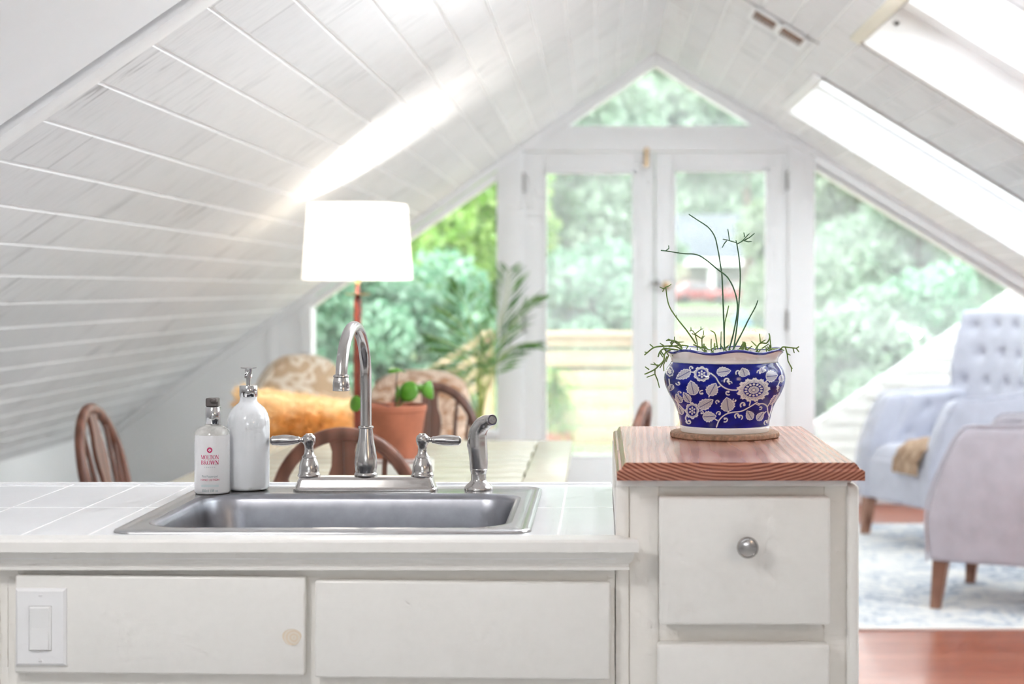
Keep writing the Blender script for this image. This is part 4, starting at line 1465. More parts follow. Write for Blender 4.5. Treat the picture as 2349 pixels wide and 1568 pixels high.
# wavy white collar with a blue lip, and the white foot
M['collar'] = plain('white glaze', (.84, .83, .81), .12, **{'Coat_Weight': .6})
M['lip'] = plain('cobalt glaze', (.012, .022, .26), .12, **{'Coat_Weight': .7})
zr0 = PZ + .002 + 158 / SC * .985
def wave(a):
    return .0026 * math.sin(7.0 * a + .6)
def collar(prof, wv, seg=160):
    b = nb()
    rings = []
    for (r, z), k in zip(prof, wv):
        rings.append([b.verts.new((PXc + (r + k * .6 * wave(2 * PI * i / seg)) * math.sin(2 * PI * i / seg), PYc - (r + k * .6 * wave(2 * PI * i / seg)) * math.cos(2 * PI * i / seg), z + k * wave(2 * PI * i / seg))) for i in range(seg)])
    for A, B in zip(rings, rings[1:]):
        for i in range(seg):
            b.faces.new((A[i], A[(i + 1) % seg], B[(i + 1) % seg], B[i]))
    return b
obj('planter_rim', collar([(.0915, zr0 - .0015), (.0934, zr0 + .0005), (.0936, zr0 + .003), (.0945, zr0 + .007), (.0975, zr0 + .012), (.1010, zr0 + .0165), (.1030, zr0 + .0195), (.1005, zr0 + .0205), (.0965, zr0 + .0165), (.0915, zr0 + .010), (.088, zr0 - .004), (.0885, zr0 - .03)],
                          [0, 0, .1, .3, .6, .9, 1, 1, .9, .5, .1, 0]), 'collar', pl, 60)
obj('planter_lip', collar([(.1022, zr0 + .0176), (.1042, zr0 + .0192), (.1042, zr0 + .0212), (.1028, zr0 + .0224), (.1008, zr0 + .0218), (.1002, zr0 + .0206)], [1] * 6), 'lip', pl, 60)
b = nb(); lathe(b, [(0, 0), (.0775, 0), (.0785, .002), (.079, .0085), (.077, .0095), (0, .0095)], (PXc, PYc, PZ + .0002), 96); obj('planter_foot', b, 'collar', pl, 40)
b = nb(); lathe(b, [(0, zr0 - .001), (.05, zr0 + .002), (.088, zr0 - .002), (.0885, zr0 - .02), (0, zr0 - .02)], (PXc, PYc, 0), 64); obj('potting_grit', b, 'soil', pl, 60)

# pencil-thin cactus stems; each runs from the soil to its tip with its own depth in the bowl
CS = 5.6
def cp(x, y, dy=0.):
    return P(1480 + x / CS, 740 + y / CS, PYc + dy)
def stem(pts, r0, r1, mat, twigs=(), dy=0., drift=.0, k=7, parent=None):
    b = nb()
    n = len(pts)
    w = [cp(x, y, dy + drift * i / max(1, n - 1)) for i, (x, y) in enumerate(pts)]
    sp_ = smooth_pts(w, k) if n > 2 else w
    tube(b, sp_, [r0, r1], 8)
    for tw in twigs:
        tube(b, [cp(x, y, dy + drift + .004 * i) for i, (x, y) in enumerate(tw)], [r1 * 1.1, r1 * .8], 7)
    return obj('stem', b, mat, pl, 70)
def c8(pts, s=4.1275, ox=1500, oy=440):     # points read off an enlarged view, turned into the planter's own units
    return [((ox + x / s - 1480) * CS, (oy + y / s - 740) * CS) for x, y in pts]
R0, R1 = .0014, .0010
stem(c8([(668, 1500), (665, 1350), (657, 1100), (645, 800), (630, 690), (605, 540), (575, 420), (515, 335), (420, 270), (332, 212)]), R0, R1, 'cactus_dark', dy=.01, drift=.02)
stem(c8([(710, 1500), (755, 1330), (790, 1130), (785, 1020), (750, 900), (690, 800), (600, 730), (490, 640), (402, 592), (280, 583), (130, 560), (66, 553)]), R0, R1, 'cactus_dark', [c8([(115, 555), (142, 535), (140, 508)])], dy=-.005, drift=-.03)
stem(c8([(752, 1500), (785, 1280), (808, 1020), (818, 800), (808, 640), (790, 520), (778, 458)]), R0, R1, 'cactus_dark',
     [c8([(785, 480), (740, 468), (700, 455), (655, 448)]), c8([(715, 455), (708, 400), (700, 352)]), c8([(690, 460), (665, 490), (648, 526)]), c8([(790, 492), (830, 470), (870, 430), (900, 396)]), c8([(848, 460), (905, 432), (952, 393)]), c8([(848, 458), (890, 470), (925, 468)]), c8([(860, 425), (852, 385)])], dy=.02, drift=0)
stem(c8([(745, 1500), (830, 1340), (900, 1200), (960, 1090), (985, 1025)]), R0, R1, 'cactus_dark', dy=-.02, drift=-.02)
stem(c8([(668, 1500), (668, 1350), (672, 1240), (690, 1160), (708, 1075)]), R0 * .8, R1, 'cactus', dy=.03)
stem(c8([(400, 1440), (310, 1310), (215, 1190), (150, 1090), (125, 1000), (113, 900)]), R0, R1, 'cactus', [c8([(115, 905), (90, 915), (55, 900)]), c8([(113, 900), (140, 890), (163, 874)]), c8([(100, 908), (82, 945)]), c8([(215, 1190), (216, 1165)])], dy=.0, drift=.015)
stem(c8([(412, 1500), (408, 1420), (390, 1350)]), R0 * .8, R1, 'cactus', [c8([(390, 1350), (360, 1340)]), c8([(390, 1345), (420, 1320), (448, 1300), (445, 1275)]), c8([(395, 1350), (450, 1388), (470, 1350), (470, 1312)]), c8([(455, 1388), (455, 1490)]), c8([(340, 1315), (365, 1310), (390, 1345)]), c8([(352, 1310), (350, 1282)]), c8([(445, 1298), (466, 1297)]), c8([(455, 1388), (480, 1362)])], dy=-.04)
stem(c8([(605, 1490), (590, 1400), (575, 1335), (535, 1310)]), R0 * .8, R1, 'cactus', dy=-.03)
stem(c8([(540, 1490), (543, 1390)]), R0 * .7, R1 * .8, 'cactus', dy=.02)
stem(c8([(632, 1490), (637, 1320)]), R0 * .7, R1 * .8, 'cactus_dark', dy=.01)
stem(c8([(840, 1500), (860, 1430), (850, 1418)]), R0, R1, 'cactus', [c8([(845, 1430), (800, 1500)]), c8([(866, 1425), (868, 1500)])], dy=-.04)
# low tangle inside the bowl
for k in range(26):
    a = random.uniform(0, 2 * PI); rr = .085 * math.sqrt(random.random())
    p0 = Vector((PXc + rr * math.cos(a), PYc + rr * math.sin(a), zr0))
    b = nb()
    q = p0.copy(); d = Vector((random.uniform(-1, 1), random.uniform(-1, 1), random.uniform(.4, 1.2))).normalized()
    pts_ = [q.copy()]
    for j in range(3):
        q = q + d * random.uniform(.008, .014); pts_.append(q.copy())
        d = (d + Vector((random.uniform(-.7, .7), random.uniform(-.7, .7), random.uniform(-.5, .2)))).normalized()
    tube(b, pts_, [.0013, .001], 6)
    tube(b, [pts_[2], pts_[2] + Vector((random.uniform(-1, 1), random.uniform(-1, 1), .6)).normalized() * .013], [.0013, .001], 6)
    obj('stem', b, 'cactus', pl, 70)
# branches hanging over the lip
def spray(pts, twigs, dy):
    stem(pts, .0014, .0011, 'cactus', twigs, dy=dy, k=4)
spray([(480, 350), (380, 300), (250, 300), (120, 315), (30, 380), (-10, 415)], [[(110, 320), (60, 275)], [(250, 300), (190, 262)], [(30, 385), (-5, 375)], [(330, 290), (375, 230), (375, 180)], [(380, 250), (300, 210), (270, 230)]], -.06)
spray([(480, 330), (420, 250), (340, 225), (280, 225)], [[(420, 250), (495, 245)], [(340, 230), (335, 290)], [(375, 235), (445, 300)]], -.05)
spray([(430, 345), (330, 345), (250, 400), (240, 480), (180, 545), (120, 600), (20, 650), (-10, 660)], [[(245, 480), (190, 580)], [(160, 560), (110, 510)], [(180, 545), (70, 530)], [(125, 600), (125, 660), (20, 700)], [(125, 660), (160, 740), (183, 835)], [(50, 600), (0, 565)], [(280, 430), (235, 540), (240, 620)]], -.075)
spray([(350, 340), (250, 330), (190, 370), (165, 440)], [[(200, 360), (240, 420)], [(240, 335), (240, 290)], [(190, 380), (225, 440)], [(250, 340), (300, 420), (270, 500)]], -.07)
spray([(560, 300), (500, 290), (380, 295), (300, 310)], [[(440, 292), (470, 330)], [(620, 280), (700, 310), (800, 330)], [(350, 300), (320, 250)]], -.045)
spray([(1420, 340), (1480, 260), (1560, 260), (1600, 190), (1590, 135)], [[(1480, 250), (1470, 140)], [(1490, 250), (1545, 220)], [(1500, 330), (1590, 270)], [(1600, 180), (1620, 340)], [(1430, 300), (1365, 235)]], -.03)
spray([(1620, 335), (1740, 335), (1770, 310), (1880, 320), (1940, 325), (1975, 305)], [[(1940, 325), (1975, 375)], [(1900, 325), (1915, 385)], [(1800, 310), (1825, 400), (1835, 490), (1880, 580), (1880, 625)], [(1835, 400), (1865, 415)], [(1860, 540), (1890, 590)], [(1740, 335), (1785, 355)]], -.05)
spray([(1250, 350), (1260, 270), (1255, 240)], [[(1285, 340), (1285, 255)], [(1260, 300), (1210, 350)]], -.05)
spray([(900, 350), (890, 290), (895, 260)], [[(890, 320), (930, 290)], [(850, 340), (880, 320)]], -.06)
spray([(700, 330), (760, 300), (800, 340), (850, 345)], [[(740, 310), (745, 280)]], -.065)

# ---------------------------------------------------------------- dining table
TBZ = .75
tx0, tx1, ty0, ty1 = -1.185, -.094, 4.30, 5.67
tb = thing('dining_table', 'pale weathered plank dining table behind the counter', 'table', ((tx0 + tx1) / 2, (ty0 + ty1) / 2, 0))
b = nb()
nrow = 10
hgt = (ty1 - ty0) / nrow
for k in range(nrow):
    off = .004 if k % 2 else 0
    box(b, tx0 + .125, tx1 - .125 + off, ty0 + k * hgt + .0012, ty0 + (k + 1) * hgt - .0012, TBZ - .03, TBZ, .002)
for x0, x1 in ((tx0, tx0 + .123), (tx1 - .119, tx1)):
    box(b, x0, x1, ty0, ty1, TBZ - .03, TBZ, .003)
obj('tabletop', b, 'table', tb)
b = nb()
for a in ((tx0 + .08, tx1 - .08, ty0 + .08, ty0 + .1), (tx0 + .08, tx1 - .08, ty1 - .1, ty1 - .08), (tx0 + .08, tx0 + .1, ty0 + .08, ty1 - .08), (tx1 - .1, tx1 - .08, ty0 + .08, ty1 - .08)):
    box(b, *a, TBZ - .12, TBZ - .03, .002)
obj('apron', b, 'trim', tb)
for x in (tx0 + .1, tx1 - .1):
    for y in (ty0 + .1, ty1 - .1):
        b = nb(); lathe(b, [(0, 0), (.022, 0), (.026, .05), (.03, .3), (.026, .5), (.036, .56), (.036, TBZ - .03), (0, TBZ - .03)], (x, y, 0), 20); obj('leg', b, 'trim', tb)


# ---------------------------------------------------------------- bow-back chairs (local: seat front towards +y)
def make_chair(name, label, mat):
    t = thing(name, label, 'chair')
    def lo(nm, b, sm=50, par=None):
        return obj(nm, b, mat, par or t, sm, local=True)
    b = nb()
    n = 40
    out = []
    for k in range(n):
        a = 2 * PI * k / n
        out.append((.215 * math.copysign(abs(math.cos(a)) ** .75, math.cos(a)), .205 * math.copysign(abs(math.sin(a)) ** .75, math.sin(a))))
    loft(b, [([(x * .90, y * .90) for x, y in out], .415), ([(x, y) for x, y in out], .425), ([(x, y) for x, y in out], .440), ([(x * .96, y * .96) for x, y in out], .447), ([(x * .6, y * .6) for x, y in out], .440)], True, True)
    lo('seat', b)
    for sx, sy in ((1, 1), (-1, 1), (1, -1), (-1, -1)):
        b = nb()
        A = Vector((sx * .14, sy * .13, .42)); B = Vector((sx * .2, sy * .19, 0))
        tube(b, [A.lerp(B, q) for q in (0, .12, .25, .4, .5, .55, .6, .8, 1)], [.014, .017, .014, .02, .022, .014, .021, .016, .011], 14)
        lo('leg', b)
    for s in (1, -1):
        b = nb(); tube(b, [(s * .168, -.16, .19), (s * .175, 0, .19), (s * .168, .16, .19)], [.008, .013, .008], 12); lo('stretcher', b)
    b = nb(); tube(b, [(-.173, 0, .19), (0, 0, .19), (.173, 0, .19)], [.008, .013, .008], 12); lo('stretcher', b)
    # the back: a bow in a plane leaning backwards
    lean = math.radians(13)
    def bk(x, z):                                    # x across, z above the seat along the leaning plane
        return Vector((x, -.175 - math.sin(lean) * z, .44 + math.cos(lean) * z))
    nrm = Vector((0, math.cos(lean), math.sin(lean)))
    zc, ah, bh = .268, .182, .217
    pts = [bk(.150, 0), bk(.162, .07), bk(.172, .14), bk(.180, .21)]
    for k in range(0, 31):
        a = PI * k / 30
        pts.append(bk(ah * math.cos(a), zc + bh * math.sin(a)))
    pts += [bk(-.180, .21), bk(-.172, .14), bk(-.162, .07), bk(-.150, 0)]
    b = nb(); strip(b, pts, nrm, .034, .026); lo('bow', b)
    for i, (xb, xt) in enumerate(((.112, .152), (.078, .105), (.045, .066), (-.045, -.066), (-.078, -.105), (-.112, -.152))):
        if i in (2, 3):
            continue
        zt = zc + bh * math.sqrt(max(0, 1 - (xt / ah) ** 2)) - .012
        b = nb(); tube(b, [bk(xb, 0), bk(xb * .6 + xt * .4, zt * .4), bk(xt, zt)], [.0065, .0085, .0065], 10); lo('spindle', b)
    # fiddle-shaped splat with a pierced foot
    prof = [(z_, w_ * .74) for z_, w_ in [(0, .028), (.05, .036), (.10, .030), (.16, .026), (.20, .040), (.235, .050), (.26, .044), (.275, .047), (.30, .058), (.335, .064), (.37, .058), (.40, .044), (.44, .040), (.475, .052)]]
    b = nb()
    fr, bk2 = [], []
    def row(z, x):
        return [b.verts.new(bk(x, z) + nrm * .006), b.verts.new(bk(x, z) - nrm * .006)]
    L = [row(z, -w) for z, w in prof]; Rr = [row(z, w) for z, w in prof]
    hole = [0 if (z < .03 or z > .15) else w * .5 for z, w in prof]
    HL = [row(z, -max(h, .0008)) for (z, w), h in zip(prof, hole)]; HR = [row(z, max(h, .0008)) for (z, w), h in zip(prof, hole)]
    for A, B in ((L, HL), (HR, Rr)):
        for k in range(len(prof) - 1):
            b.faces.new((A[k][0], B[k][0], B[k + 1][0], A[k + 1][0]))
            b.faces.new((A[k][1], A[k + 1][1], B[k + 1][1], B[k][1]))
            b.faces.new((A[k][0], A[k + 1][0], A[k + 1][1], A[k][1]))
            b.faces.new((B[k][0], B[k][1], B[k + 1][1], B[k + 1][0]))
        for k in (0, len(prof) - 1):
            b.faces.new((A[k][0], A[k][1], B[k][1], B[k][0]))
    lo('splat', b, 30)
    return t


CG = 'bow back chairs around the dining table'
ch = make_chair('windsor_chair', 'worn brown bow back chair between the counter and the table, its back to the sink', M['mid_wood'])
ch['group'] = CG
ch.location = (-.652, 4.39, 0)
for (x, y, rz, lab) in ((-.645, 5.86, PI, 'dark bow back chair at the far end of the table behind the terracotta pot'),
                        (-1.285, 4.96, -PI / 2 - .02, 'brown bow back chair seen edge-on beside the knee wall'),
                        (-.135, 5.12, PI / 2 - .16, 'bow back chair mostly hidden behind the wooden top of the drawer cabinet')):
    c = copy_tree(ch)
    if y > 5.5:
        for q in bpy.data.objects:
            if q.parent == c:
                q.data = q.data.copy(); q.data.materials[0] = M['dark_wood']
    c.location = (x, y, 0); c.rotation_euler = (0, 0, rz); c['label'] = lab

# ---------------------------------------------------------------- plant on the table
pt = thing('potted_pilea', 'round leaved green plant in a terracotta pot on the dining table', 'potted plant', (-.62, 4.9, TBZ + .014))
kx = lambda u, v, y=4.9: P(u, v, y)
b = nb()
z0 = TBZ + .018
lathe(b, [(0, 0), (.066, 0), (.070, .004), (.0925, .142), (.0955, .144), (.0968, .160), (.0945, .163), (.088, .162), (.086, .150), (0, .150)], (-.62, 4.9, z0), 48); obj('plant_pot', b, 'terracotta', pt, 40)
b = nb(); lathe(b, [(0, .151), (.05, .153), (.0858, .150)], (-.62, 4.9, z0), 32); obj('soil', b, 'earth', pt, 60)
def disc_leaf(c, r, nx, squash=1., fold=.0):
    b = nb()
    nx = Vector(nx).normalized()
    ux = nx.cross(Vector((0, 0, 1))).normalized(); uz = ux.cross(nx)
    cen = b.verts.new(Vector(c) + nx * .003)
    rings = []
    for q in (.35, .7, 1.):
        rings.append([b.verts.new(Vector(c) + ux * (r * q * math.cos(2 * PI * k / 28)) + uz * (r * q * squash * math.sin(2 * PI * k / 28)) - nx * (fold * r * (q * math.cos(2 * PI * k / 28)) ** 2 + .12 * r * q * q)) for k in range(28)])
    for k in range(28):
        b.faces.new((cen, rings[0][k], rings[0][(k + 1) % 28]))
        for A, B in zip(rings, rings[1:]):
            b.faces.new((A[k], B[k], B[(k + 1) % 28], A[(k + 1) % 28]))
    return b
base = Vector((-.62, 4.9, z0 + .15))
for (u, v, r, nx, sq, fo, y) in ((936, 897, .031, (-.25, -.9, .35), 1.05, .1, 4.87), (908, 903, .020, (-.95, -.3, .1), 1.4, .2, 4.86), (991, 893, .029, (.85, -.5, .15), 1., .6, 4.88), (975, 884, .026, (.2, -.25, .95), .9, .3, 4.92), (911, 844, .029, (.1, -.12, 1), 1., .35, 4.92), (814, 925, .024, (-.5, -.85, .2), 1., .15, 4.86)):
    c = P(u, v, y)
    b = disc_leaf(c, r, nx, sq, fo); lf = obj('leaf', b, 'pilea', pt, 80)
    m_ = lf.modifiers.new('thick', 'SOLIDIFY'); m_.thickness = .0012
    b = nb(); tube(b, smooth_pts([base, base.lerp(c, .5) + Vector((0, 0, .012)), c], 5), [.0022, .0014], 8); obj('stalk', b, 'palm_stem' if u in (936, 991) else 'dark_wood', pt, 60)
sa = nb(); lathe(sa, [(0, 0), (.075, 0), (.088, .004), (.098, .013), (.1, .0145), (.096, .014), (.07, .004), (0, .004)], (-.605, 4.9, TBZ), 48)
tag(obj('pot_saucer', sa, 'saucer', None, 50), 'white glazed saucer under the terracotta pot', 'saucer')
b = nb(); box(b, -.70, -.49, 4.60, 4.72, TBZ, TBZ + .026, .004); ty = thing('serving_tray', 'small brown wooden tray with pale rim in front of the saucer', 'tray', (-.59, 4.66, TBZ)); obj('tray_base', b, 'mid_wood', ty)
b = nb(); ring_plate(b, -.705, -.485, 4.595, 4.725, -.695, -.495, 4.605, 4.715, TBZ + .0, TBZ + .033); obj('tray_rim', b, 'saucer', ty)

# ---------------------------------------------------------------- floor lamp
LX, LY = -.9505, 6.34
fl = thing('floor_lamp', 'lit floor lamp with white tapered shade and reddish wooden pole', 'lamp', (LX, LY, 0))
ls = F / LY
zt_, zb_ = H + (CY - 469) / ls, H + (CY - 641) / ls
rt, rb_ = 112.5 / ls, 125 / ls
b = nb()
n = 72
lo_, hi_ = [], []
lathe(b, [(rb_, zb_), (rb_ + .0015, zb_), (rt + .0015, zt_), (rt, zt_), (rb_, zb_)], (LX, LY, 0), 72); obj('lamp_shade', b, 'shade', fl, 40)
b = nb(); lathe(b, [(0, 0), (.125, 0), (.13, .008), (.12, .02), (.06, .03), (.03, .045), (0, .045)], (LX, LY, 0), 40); obj('base', b, 'lamp_wood', fl, 40)
b = nb(); lathe(b, [(0, .04), (.02, .04), (.013, .10), (.015, .5), (.0165, .9), (.0155, 1.24), (.012, 1.255), (.008, 1.26), (.008, 1.30), (0, 1.30)], (LX, LY, 0), 24); obj('pole', b, 'lamp_wood', fl, 40)
zd = H - (677 - CY) / ls
b = nb(); lathe(b, [(0, 0), (.03, 0), (.05, .004), (.051, .007), (.048, .007), (.02, .004), (0, .005)], (LX, LY, zd), 36); obj('drip_dish', b, 'lamp_brass', fl, 40)
b = nb(); lathe(b, [(0, 0), (.0105, 0), (.0105, .02), (.014, .022), (.014, .06), (0, .06)], (LX, LY, zb_ - .02), 20); obj('socket', b, 'lamp_brass', fl, 40)
zbulb = zb_ + .085
b = nb(); lathe(b, [(0, -.045), (.012, -.045), (.014, -.03), (.026, -.005), (.03, .015), (.026, .034), (.014, .044), (0, .047)], (LX, LY, zbulb), 24); obj('bulb', b, 'bulb', fl, 60)
b = nb()
for k in range(3):
    a = 2 * PI * k / 3 + .4
    tube(b, [(LX, LY, zt_ - .012), (LX + rt * math.cos(a), LY + rt * math.sin(a), zt_ - .004)], .0016, 6)
tube(b, [(LX + .034, LY, zb_ + .03), (LX + .034, LY, zbulb + .03), (LX + .02, LY, zt_ - .02), (LX, LY, zt_ - .012)], .0016, 6)
tube(b, [(LX - .034, LY, zb_ + .03), (LX - .034, LY, zbulb + .03), (LX - .02, LY, zt_ - .02), (LX, LY, zt_ - .012)], .0016, 6)
obj('harp', b, 'lamp_brass', fl, 60)

# ---------------------------------------------------------------- upholstered chairs (local: sitter faces +y)
def tuft(u, v, cols, rows, w, h, depth, rad):
    d = 0.
    for r in range(rows):
        off = .5 if r % 2 else 0.
        zc = (r + .6) / (rows + .2)
        for c in range(-1, cols + 1):
            xc = (c + .5 + off) / cols
            if not (.06 < xc < .94):
                continue
            q = ((u - xc) * w) ** 2 + ((v - zc) * h) ** 2
            d += depth * math.exp(-q / (rad * rad)) + depth * .35 * math.exp(-q / (rad * 2.6) ** 2)
    return d


def make_tufted_armchair(label, fab, loc, rz):
    t = thing('tufted_armchair', label, 'armchair', loc, rz)
    W, DP = .70, .70
    def lo(nm, b, mat=fab, sm=60, par=None):
        return obj(nm, b, mat, par or t, sm, local=True)
    b = nb(); box(b, -W / 2 + .06, W / 2 - .06, -.30, .335, .19, .41, .025, 3); lo('seat_base', b)
    b = nb()
    def seat(u, v):
        x = -.25 + .50 * u; y = -.25 + .575 * v
        e = (1 - abs(2 * u - 1) ** 6) * (1 - abs(2 * v - 1) ** 6)
        return (Vector((x, y, .405 + .08 * max(0, e) ** .35)), Vector((0, 0, 1)) * (max(0, e) ** .35 * .08 + .001) / .081)
    soft_slab(b, seat, 26, 26, .081); lo('seat_cushion', b)
    # arms: full-height side panels whose front edge slopes back
    for s in (-1, 1):
        b = nb()
        poly = [(-.34, .19), (.345, .19), (.352, .36), (.335, .46), (.285, .585), (.235, .68), (.205, .715), (.165, .728), (-.05, .735), (-.34, .76)]
        x0, x1 = sorted((s * W / 2, s * (W / 2 - .10)))
        prism(b, poly, x0, x1, 'x', .022, 3)
        a = lo('arm', b)
        b = nb()
        pts = [Vector((s * (W / 2 - .012), y, z)) for y, z in poly[1:]]
        tube(b, smooth_pts([(p.x + s * .004, p.y + (.004 if p.z < .7 else 0), p.z + (.004 if p.z > .7 else 0)) for p in pts], 3), .005, 8); lo('piping', b, par=a)
        b = nb()
        def pad(u, v, s=s):
            y = -.29 + .56 * u - .11 * u * v * 0
            ztop = .725 + .02 * (1 - u)
            y = -.29 + (.53 - .16 * v) * u
            z = .44 + (ztop - .44) * v
            e = max(0, (1 - abs(2 * u - 1) ** 8) * (1 - abs(2 * v - 1) ** 8)) ** .4
            d = .028 * e - tuft(u, v, 3, 2, .5, .28, .017, .026) * e
            return (Vector((s * (W / 2 - .10) - s * d, y, z)), Vector((-s, 0, 0)))
        soft_slab(b, pad, 42, 28, .03); lo('arm_pad', b, par=a)
    # high curved back with wings
    b = nb()
    def back(u, v):
        x = -.315 + .63 * u
        z = .40 + .755 * v + .012 * math.cos((2 * u - 1) * PI * .5) * v
        wing = (abs(2 * u - 1) ** 3) * (.07 * min(1, max(0, (v - .25) * 3)) + .02)
        taper = 1 - .06 * max(0, v - .6) / .4 * 0
        xx = x * (.97 + .09 * math.sin(min(1, v * 1.05) * PI * .9) * (1 if v > .3 else .6))
        e = max(0, (1 - abs(2 * u - 1) ** 10) * (1 - abs(2 * v - 1) ** 12)) ** .4
        y = -.215 - .16 * v + wing + .03 * e - tuft(u, v, 4, 5, .63, .75, .024, .026) * e
        return (Vector((xx, y, z)), Vector((0, 1, 0)))
    soft_slab(b, back, 64, 72, .12); lo('backrest', b)
    for sx, sy in ((1, 1), (-1, 1), (1, -1), (-1, -1)):
        b = nb()
        A = Vector((sx * (W / 2 - .05), sy * .30, .195)); B = A + Vector((sx * .008, sy * .022, -.195))
        r0, r1 = .030, .019
        va = [b.verts.new(A + Vector((a * r0, c * r0, 0))) for a, c in ((-1, -1), (1, -1), (1, 1), (-1, 1))]
        vb = [b.verts.new(B + Vector((a * r1, c * r1, 0))) for a, c in ((-1, -1), (1, -1), (1, 1), (-1, 1))]
        for k in range(4):
            b.faces.new((va[k], va[(k + 1) % 4], vb[(k + 1) % 4], vb[k]))
        b.faces.new(va[::-1]); b.faces.new(vb)
        lo('leg', b, M['leg_wood'], 20)
    return t


def place_front_corner(corner, facing, sgn, w=.30, f=.32):
    """location of a chair whose front leg (sgn * w across, f forward) stands at corner and whose sitter looks along facing"""
    fx, fy = Vector(facing).normalized()
    rz = math.atan2(fy, fx) - PI / 2
    ax = Vector((math.cos(rz), math.sin(rz))); ay = Vector((-math.sin(rz), math.cos(rz)))
    p = Vector(corner) - ax * (sgn * w) - ay * f
    return (p.x, p.y, 0), rz
RUGZ = .0125
l1, r1 = place_front_corner((1.385, 8.38), (-.93, -.37), 1)
ac1 = make_tufted_armchair('pale grey button tufted armchair facing the room beside the gable window', M['fabric'], (l1[0], l1[1], RUGZ), r1)
l2, r2 = place_front_corner((1.345, 6.43), (-.90, .43), -1)
l2 = (l2[0], l2[1])
ac2 = make_tufted_armchair('mauve grey armchair turned away, its smooth outer arm towards the kitchen', M['fabric_warm'], (*l2, RUGZ), r2)
# brown woven throw over the seat edge of the far chair
thp = [(-.02, .492), (.12, .494), (.24, .490), (.318, .470), (.346, .440), (.353, .40), (.354, .350)]
thb = nb()
tp3 = smooth_pts([(0, y, z + .008) for y, z in thp], 5)
def throw(u, v):
    f = v * (len(tp3) - 1); k = min(int(f), len(tp3) - 2)
    p = tp3[k].lerp(tp3[k + 1], f - k)
    tg = (tp3[k + 1] - tp3[k]).normalized()
    n_ = Vector((0, -tg.z, tg.y))
    p = p + n_ * (.020 + .006 * math.sin(u * 19 + v * 11) * math.cos(v * 23))
    return (Vector((-.27 + .22 * u + .01 * math.sin(v * 9), p.y, p.z)), n_)
soft_slab(thb, throw, 30, 40, .009)
o = obj('woven_throw', thb, 'brown_knit', None, 80)
tag(o, 'brown woven throw hanging over the seat edge of the grey armchair at the window', 'throw')
o.location = (l1[0], l1[1], RUGZ); o.rotation_euler = (0, 0, r1)

# rug
b = nb(); box(b, .35, 3.3, 6.08, 8.74, 0, RUGZ - .0006, .004)
rg = thing('rug', 'faded white and blue grey patterned rug under the grey armchairs', 'rug', (1.9, 7.4, 0))
obj('rug_field', b, 'rug', rg)
b = nb(); box(b, .33, 3.32, 6.055, 6.0795, 0, RUGZ - .001, .003); obj('rug_binding', b, 'saucer', rg)


def make_patterned_chair(label, mat, loc, rz, w, htop, round_):
    t = thing('upholstered_chair', label, 'armchair', loc, rz)
    def lo(nm, b, m=mat, sm=70):
        return obj(nm, b, m, t, sm, local=True)
    b = nb(); box(b, -w / 2 + .05, w / 2 - .05, -.30, .33, .16, .34, .03, 3); lo('seat_base', b)
    b = nb(); box(b, -w / 2 + .11, w / 2 - .11, -.24, .35, .345, .47, .05, 4); lo('seat_cushion', b)
    for s in (-1, 1):
        b = nb(); x0, x1 = sorted((s * w / 2, s * (w / 2 - .11))); box(b, x0, x1, -.32, .30, .16, .60, .045, 4); lo('arm', b)
    b = nb()
    def back(u, v):
        q = 2 * u - 1
        ht = htop - .40 - round_ * abs(q) ** 3
        z = .40 + ht * v
        x = q * (w / 2 - .03) * (1 - .22 * (v ** 3))
        e = max(0, (1 - abs(q) ** 8) * (1 - abs(2 * v - 1) ** 10)) ** .4
        return (Vector((x, -.20 - .20 * v + .035 * e, z)), Vector((0, 1, 0)))
    soft_slab(b, back, 30, 30, .10); lo('backrest', b)
    for sx, sy in ((1, 1), (-1, 1), (1, -1), (-1, -1)):
        b = nb(); tube(b, [(sx * (w / 2 - .09), sy * .25, .17), (sx * (w / 2 - .09), sy * .27, 0)], [.024, .016], 12); lo('leg', b, M['dark_wood'])
    return t


make_patterned_chair('cream damask armchair by the window behind the floor lamp', M['damask'], (-1.30, 7.35, 0), PI + .30, .58, .965, .12)
make_patterned_chair('tan floral armchair below the window behind the dark bow back chair', M['floral'], (-1.00, 8.16, 0), PI - .10, .66, .85, .07)
# sheepskin cushion propped on the damask chair
fp = pillow(.50, .35, .20, 40, 34)
for v in fp.verts:
    v.co += v.co.normalized() * (.012 * math.sin(v.co.x * 60 + 3 * math.sin(v.co.z * 40)) * math.cos(v.co.z * 70))
base_v = [(v.co.copy(), v.co.normalized()) for v in fp.verts]
for co, nn in base_v:
    for j in range(3):
        d = (nn + Vector((random.gauss(0, .5), random.gauss(0, .5), random.gauss(-.35, .5)))).normalized()
        c0 = co + Vector((random.gauss(0, .006), 0, random.gauss(0, .006)))
        s = d.cross(Vector((random.random(), random.random(), random.random()))).normalized() * .004
        s2 = d.cross(s).normalized() * .004
        tip_ = fp.verts.new(c0 + d * random.uniform(.018, .036))
        tri = [fp.verts.new(c0 + s), fp.verts.new(c0 - s * .5 + s2), fp.verts.new(c0 - s * .5 - s2)]
        for k in range(3):
            fp.faces.new((tri[k], tri[(k + 1) % 3], tip_))
fp.transform(Matrix.Translation((-1.31, 6.86, .475 + .185)) @ Matrix.Rotation(.25, 4, 'Z') @ Matrix.Rotation(math.radians(8), 4, 'Y') @ Matrix.Rotation(math.radians(14), 4, 'X'))
tag(obj('sheepskin_pillow', fp, 'fur', None, 80), 'shaggy orange sheepskin cushion on the cream damask chair', 'cushion')

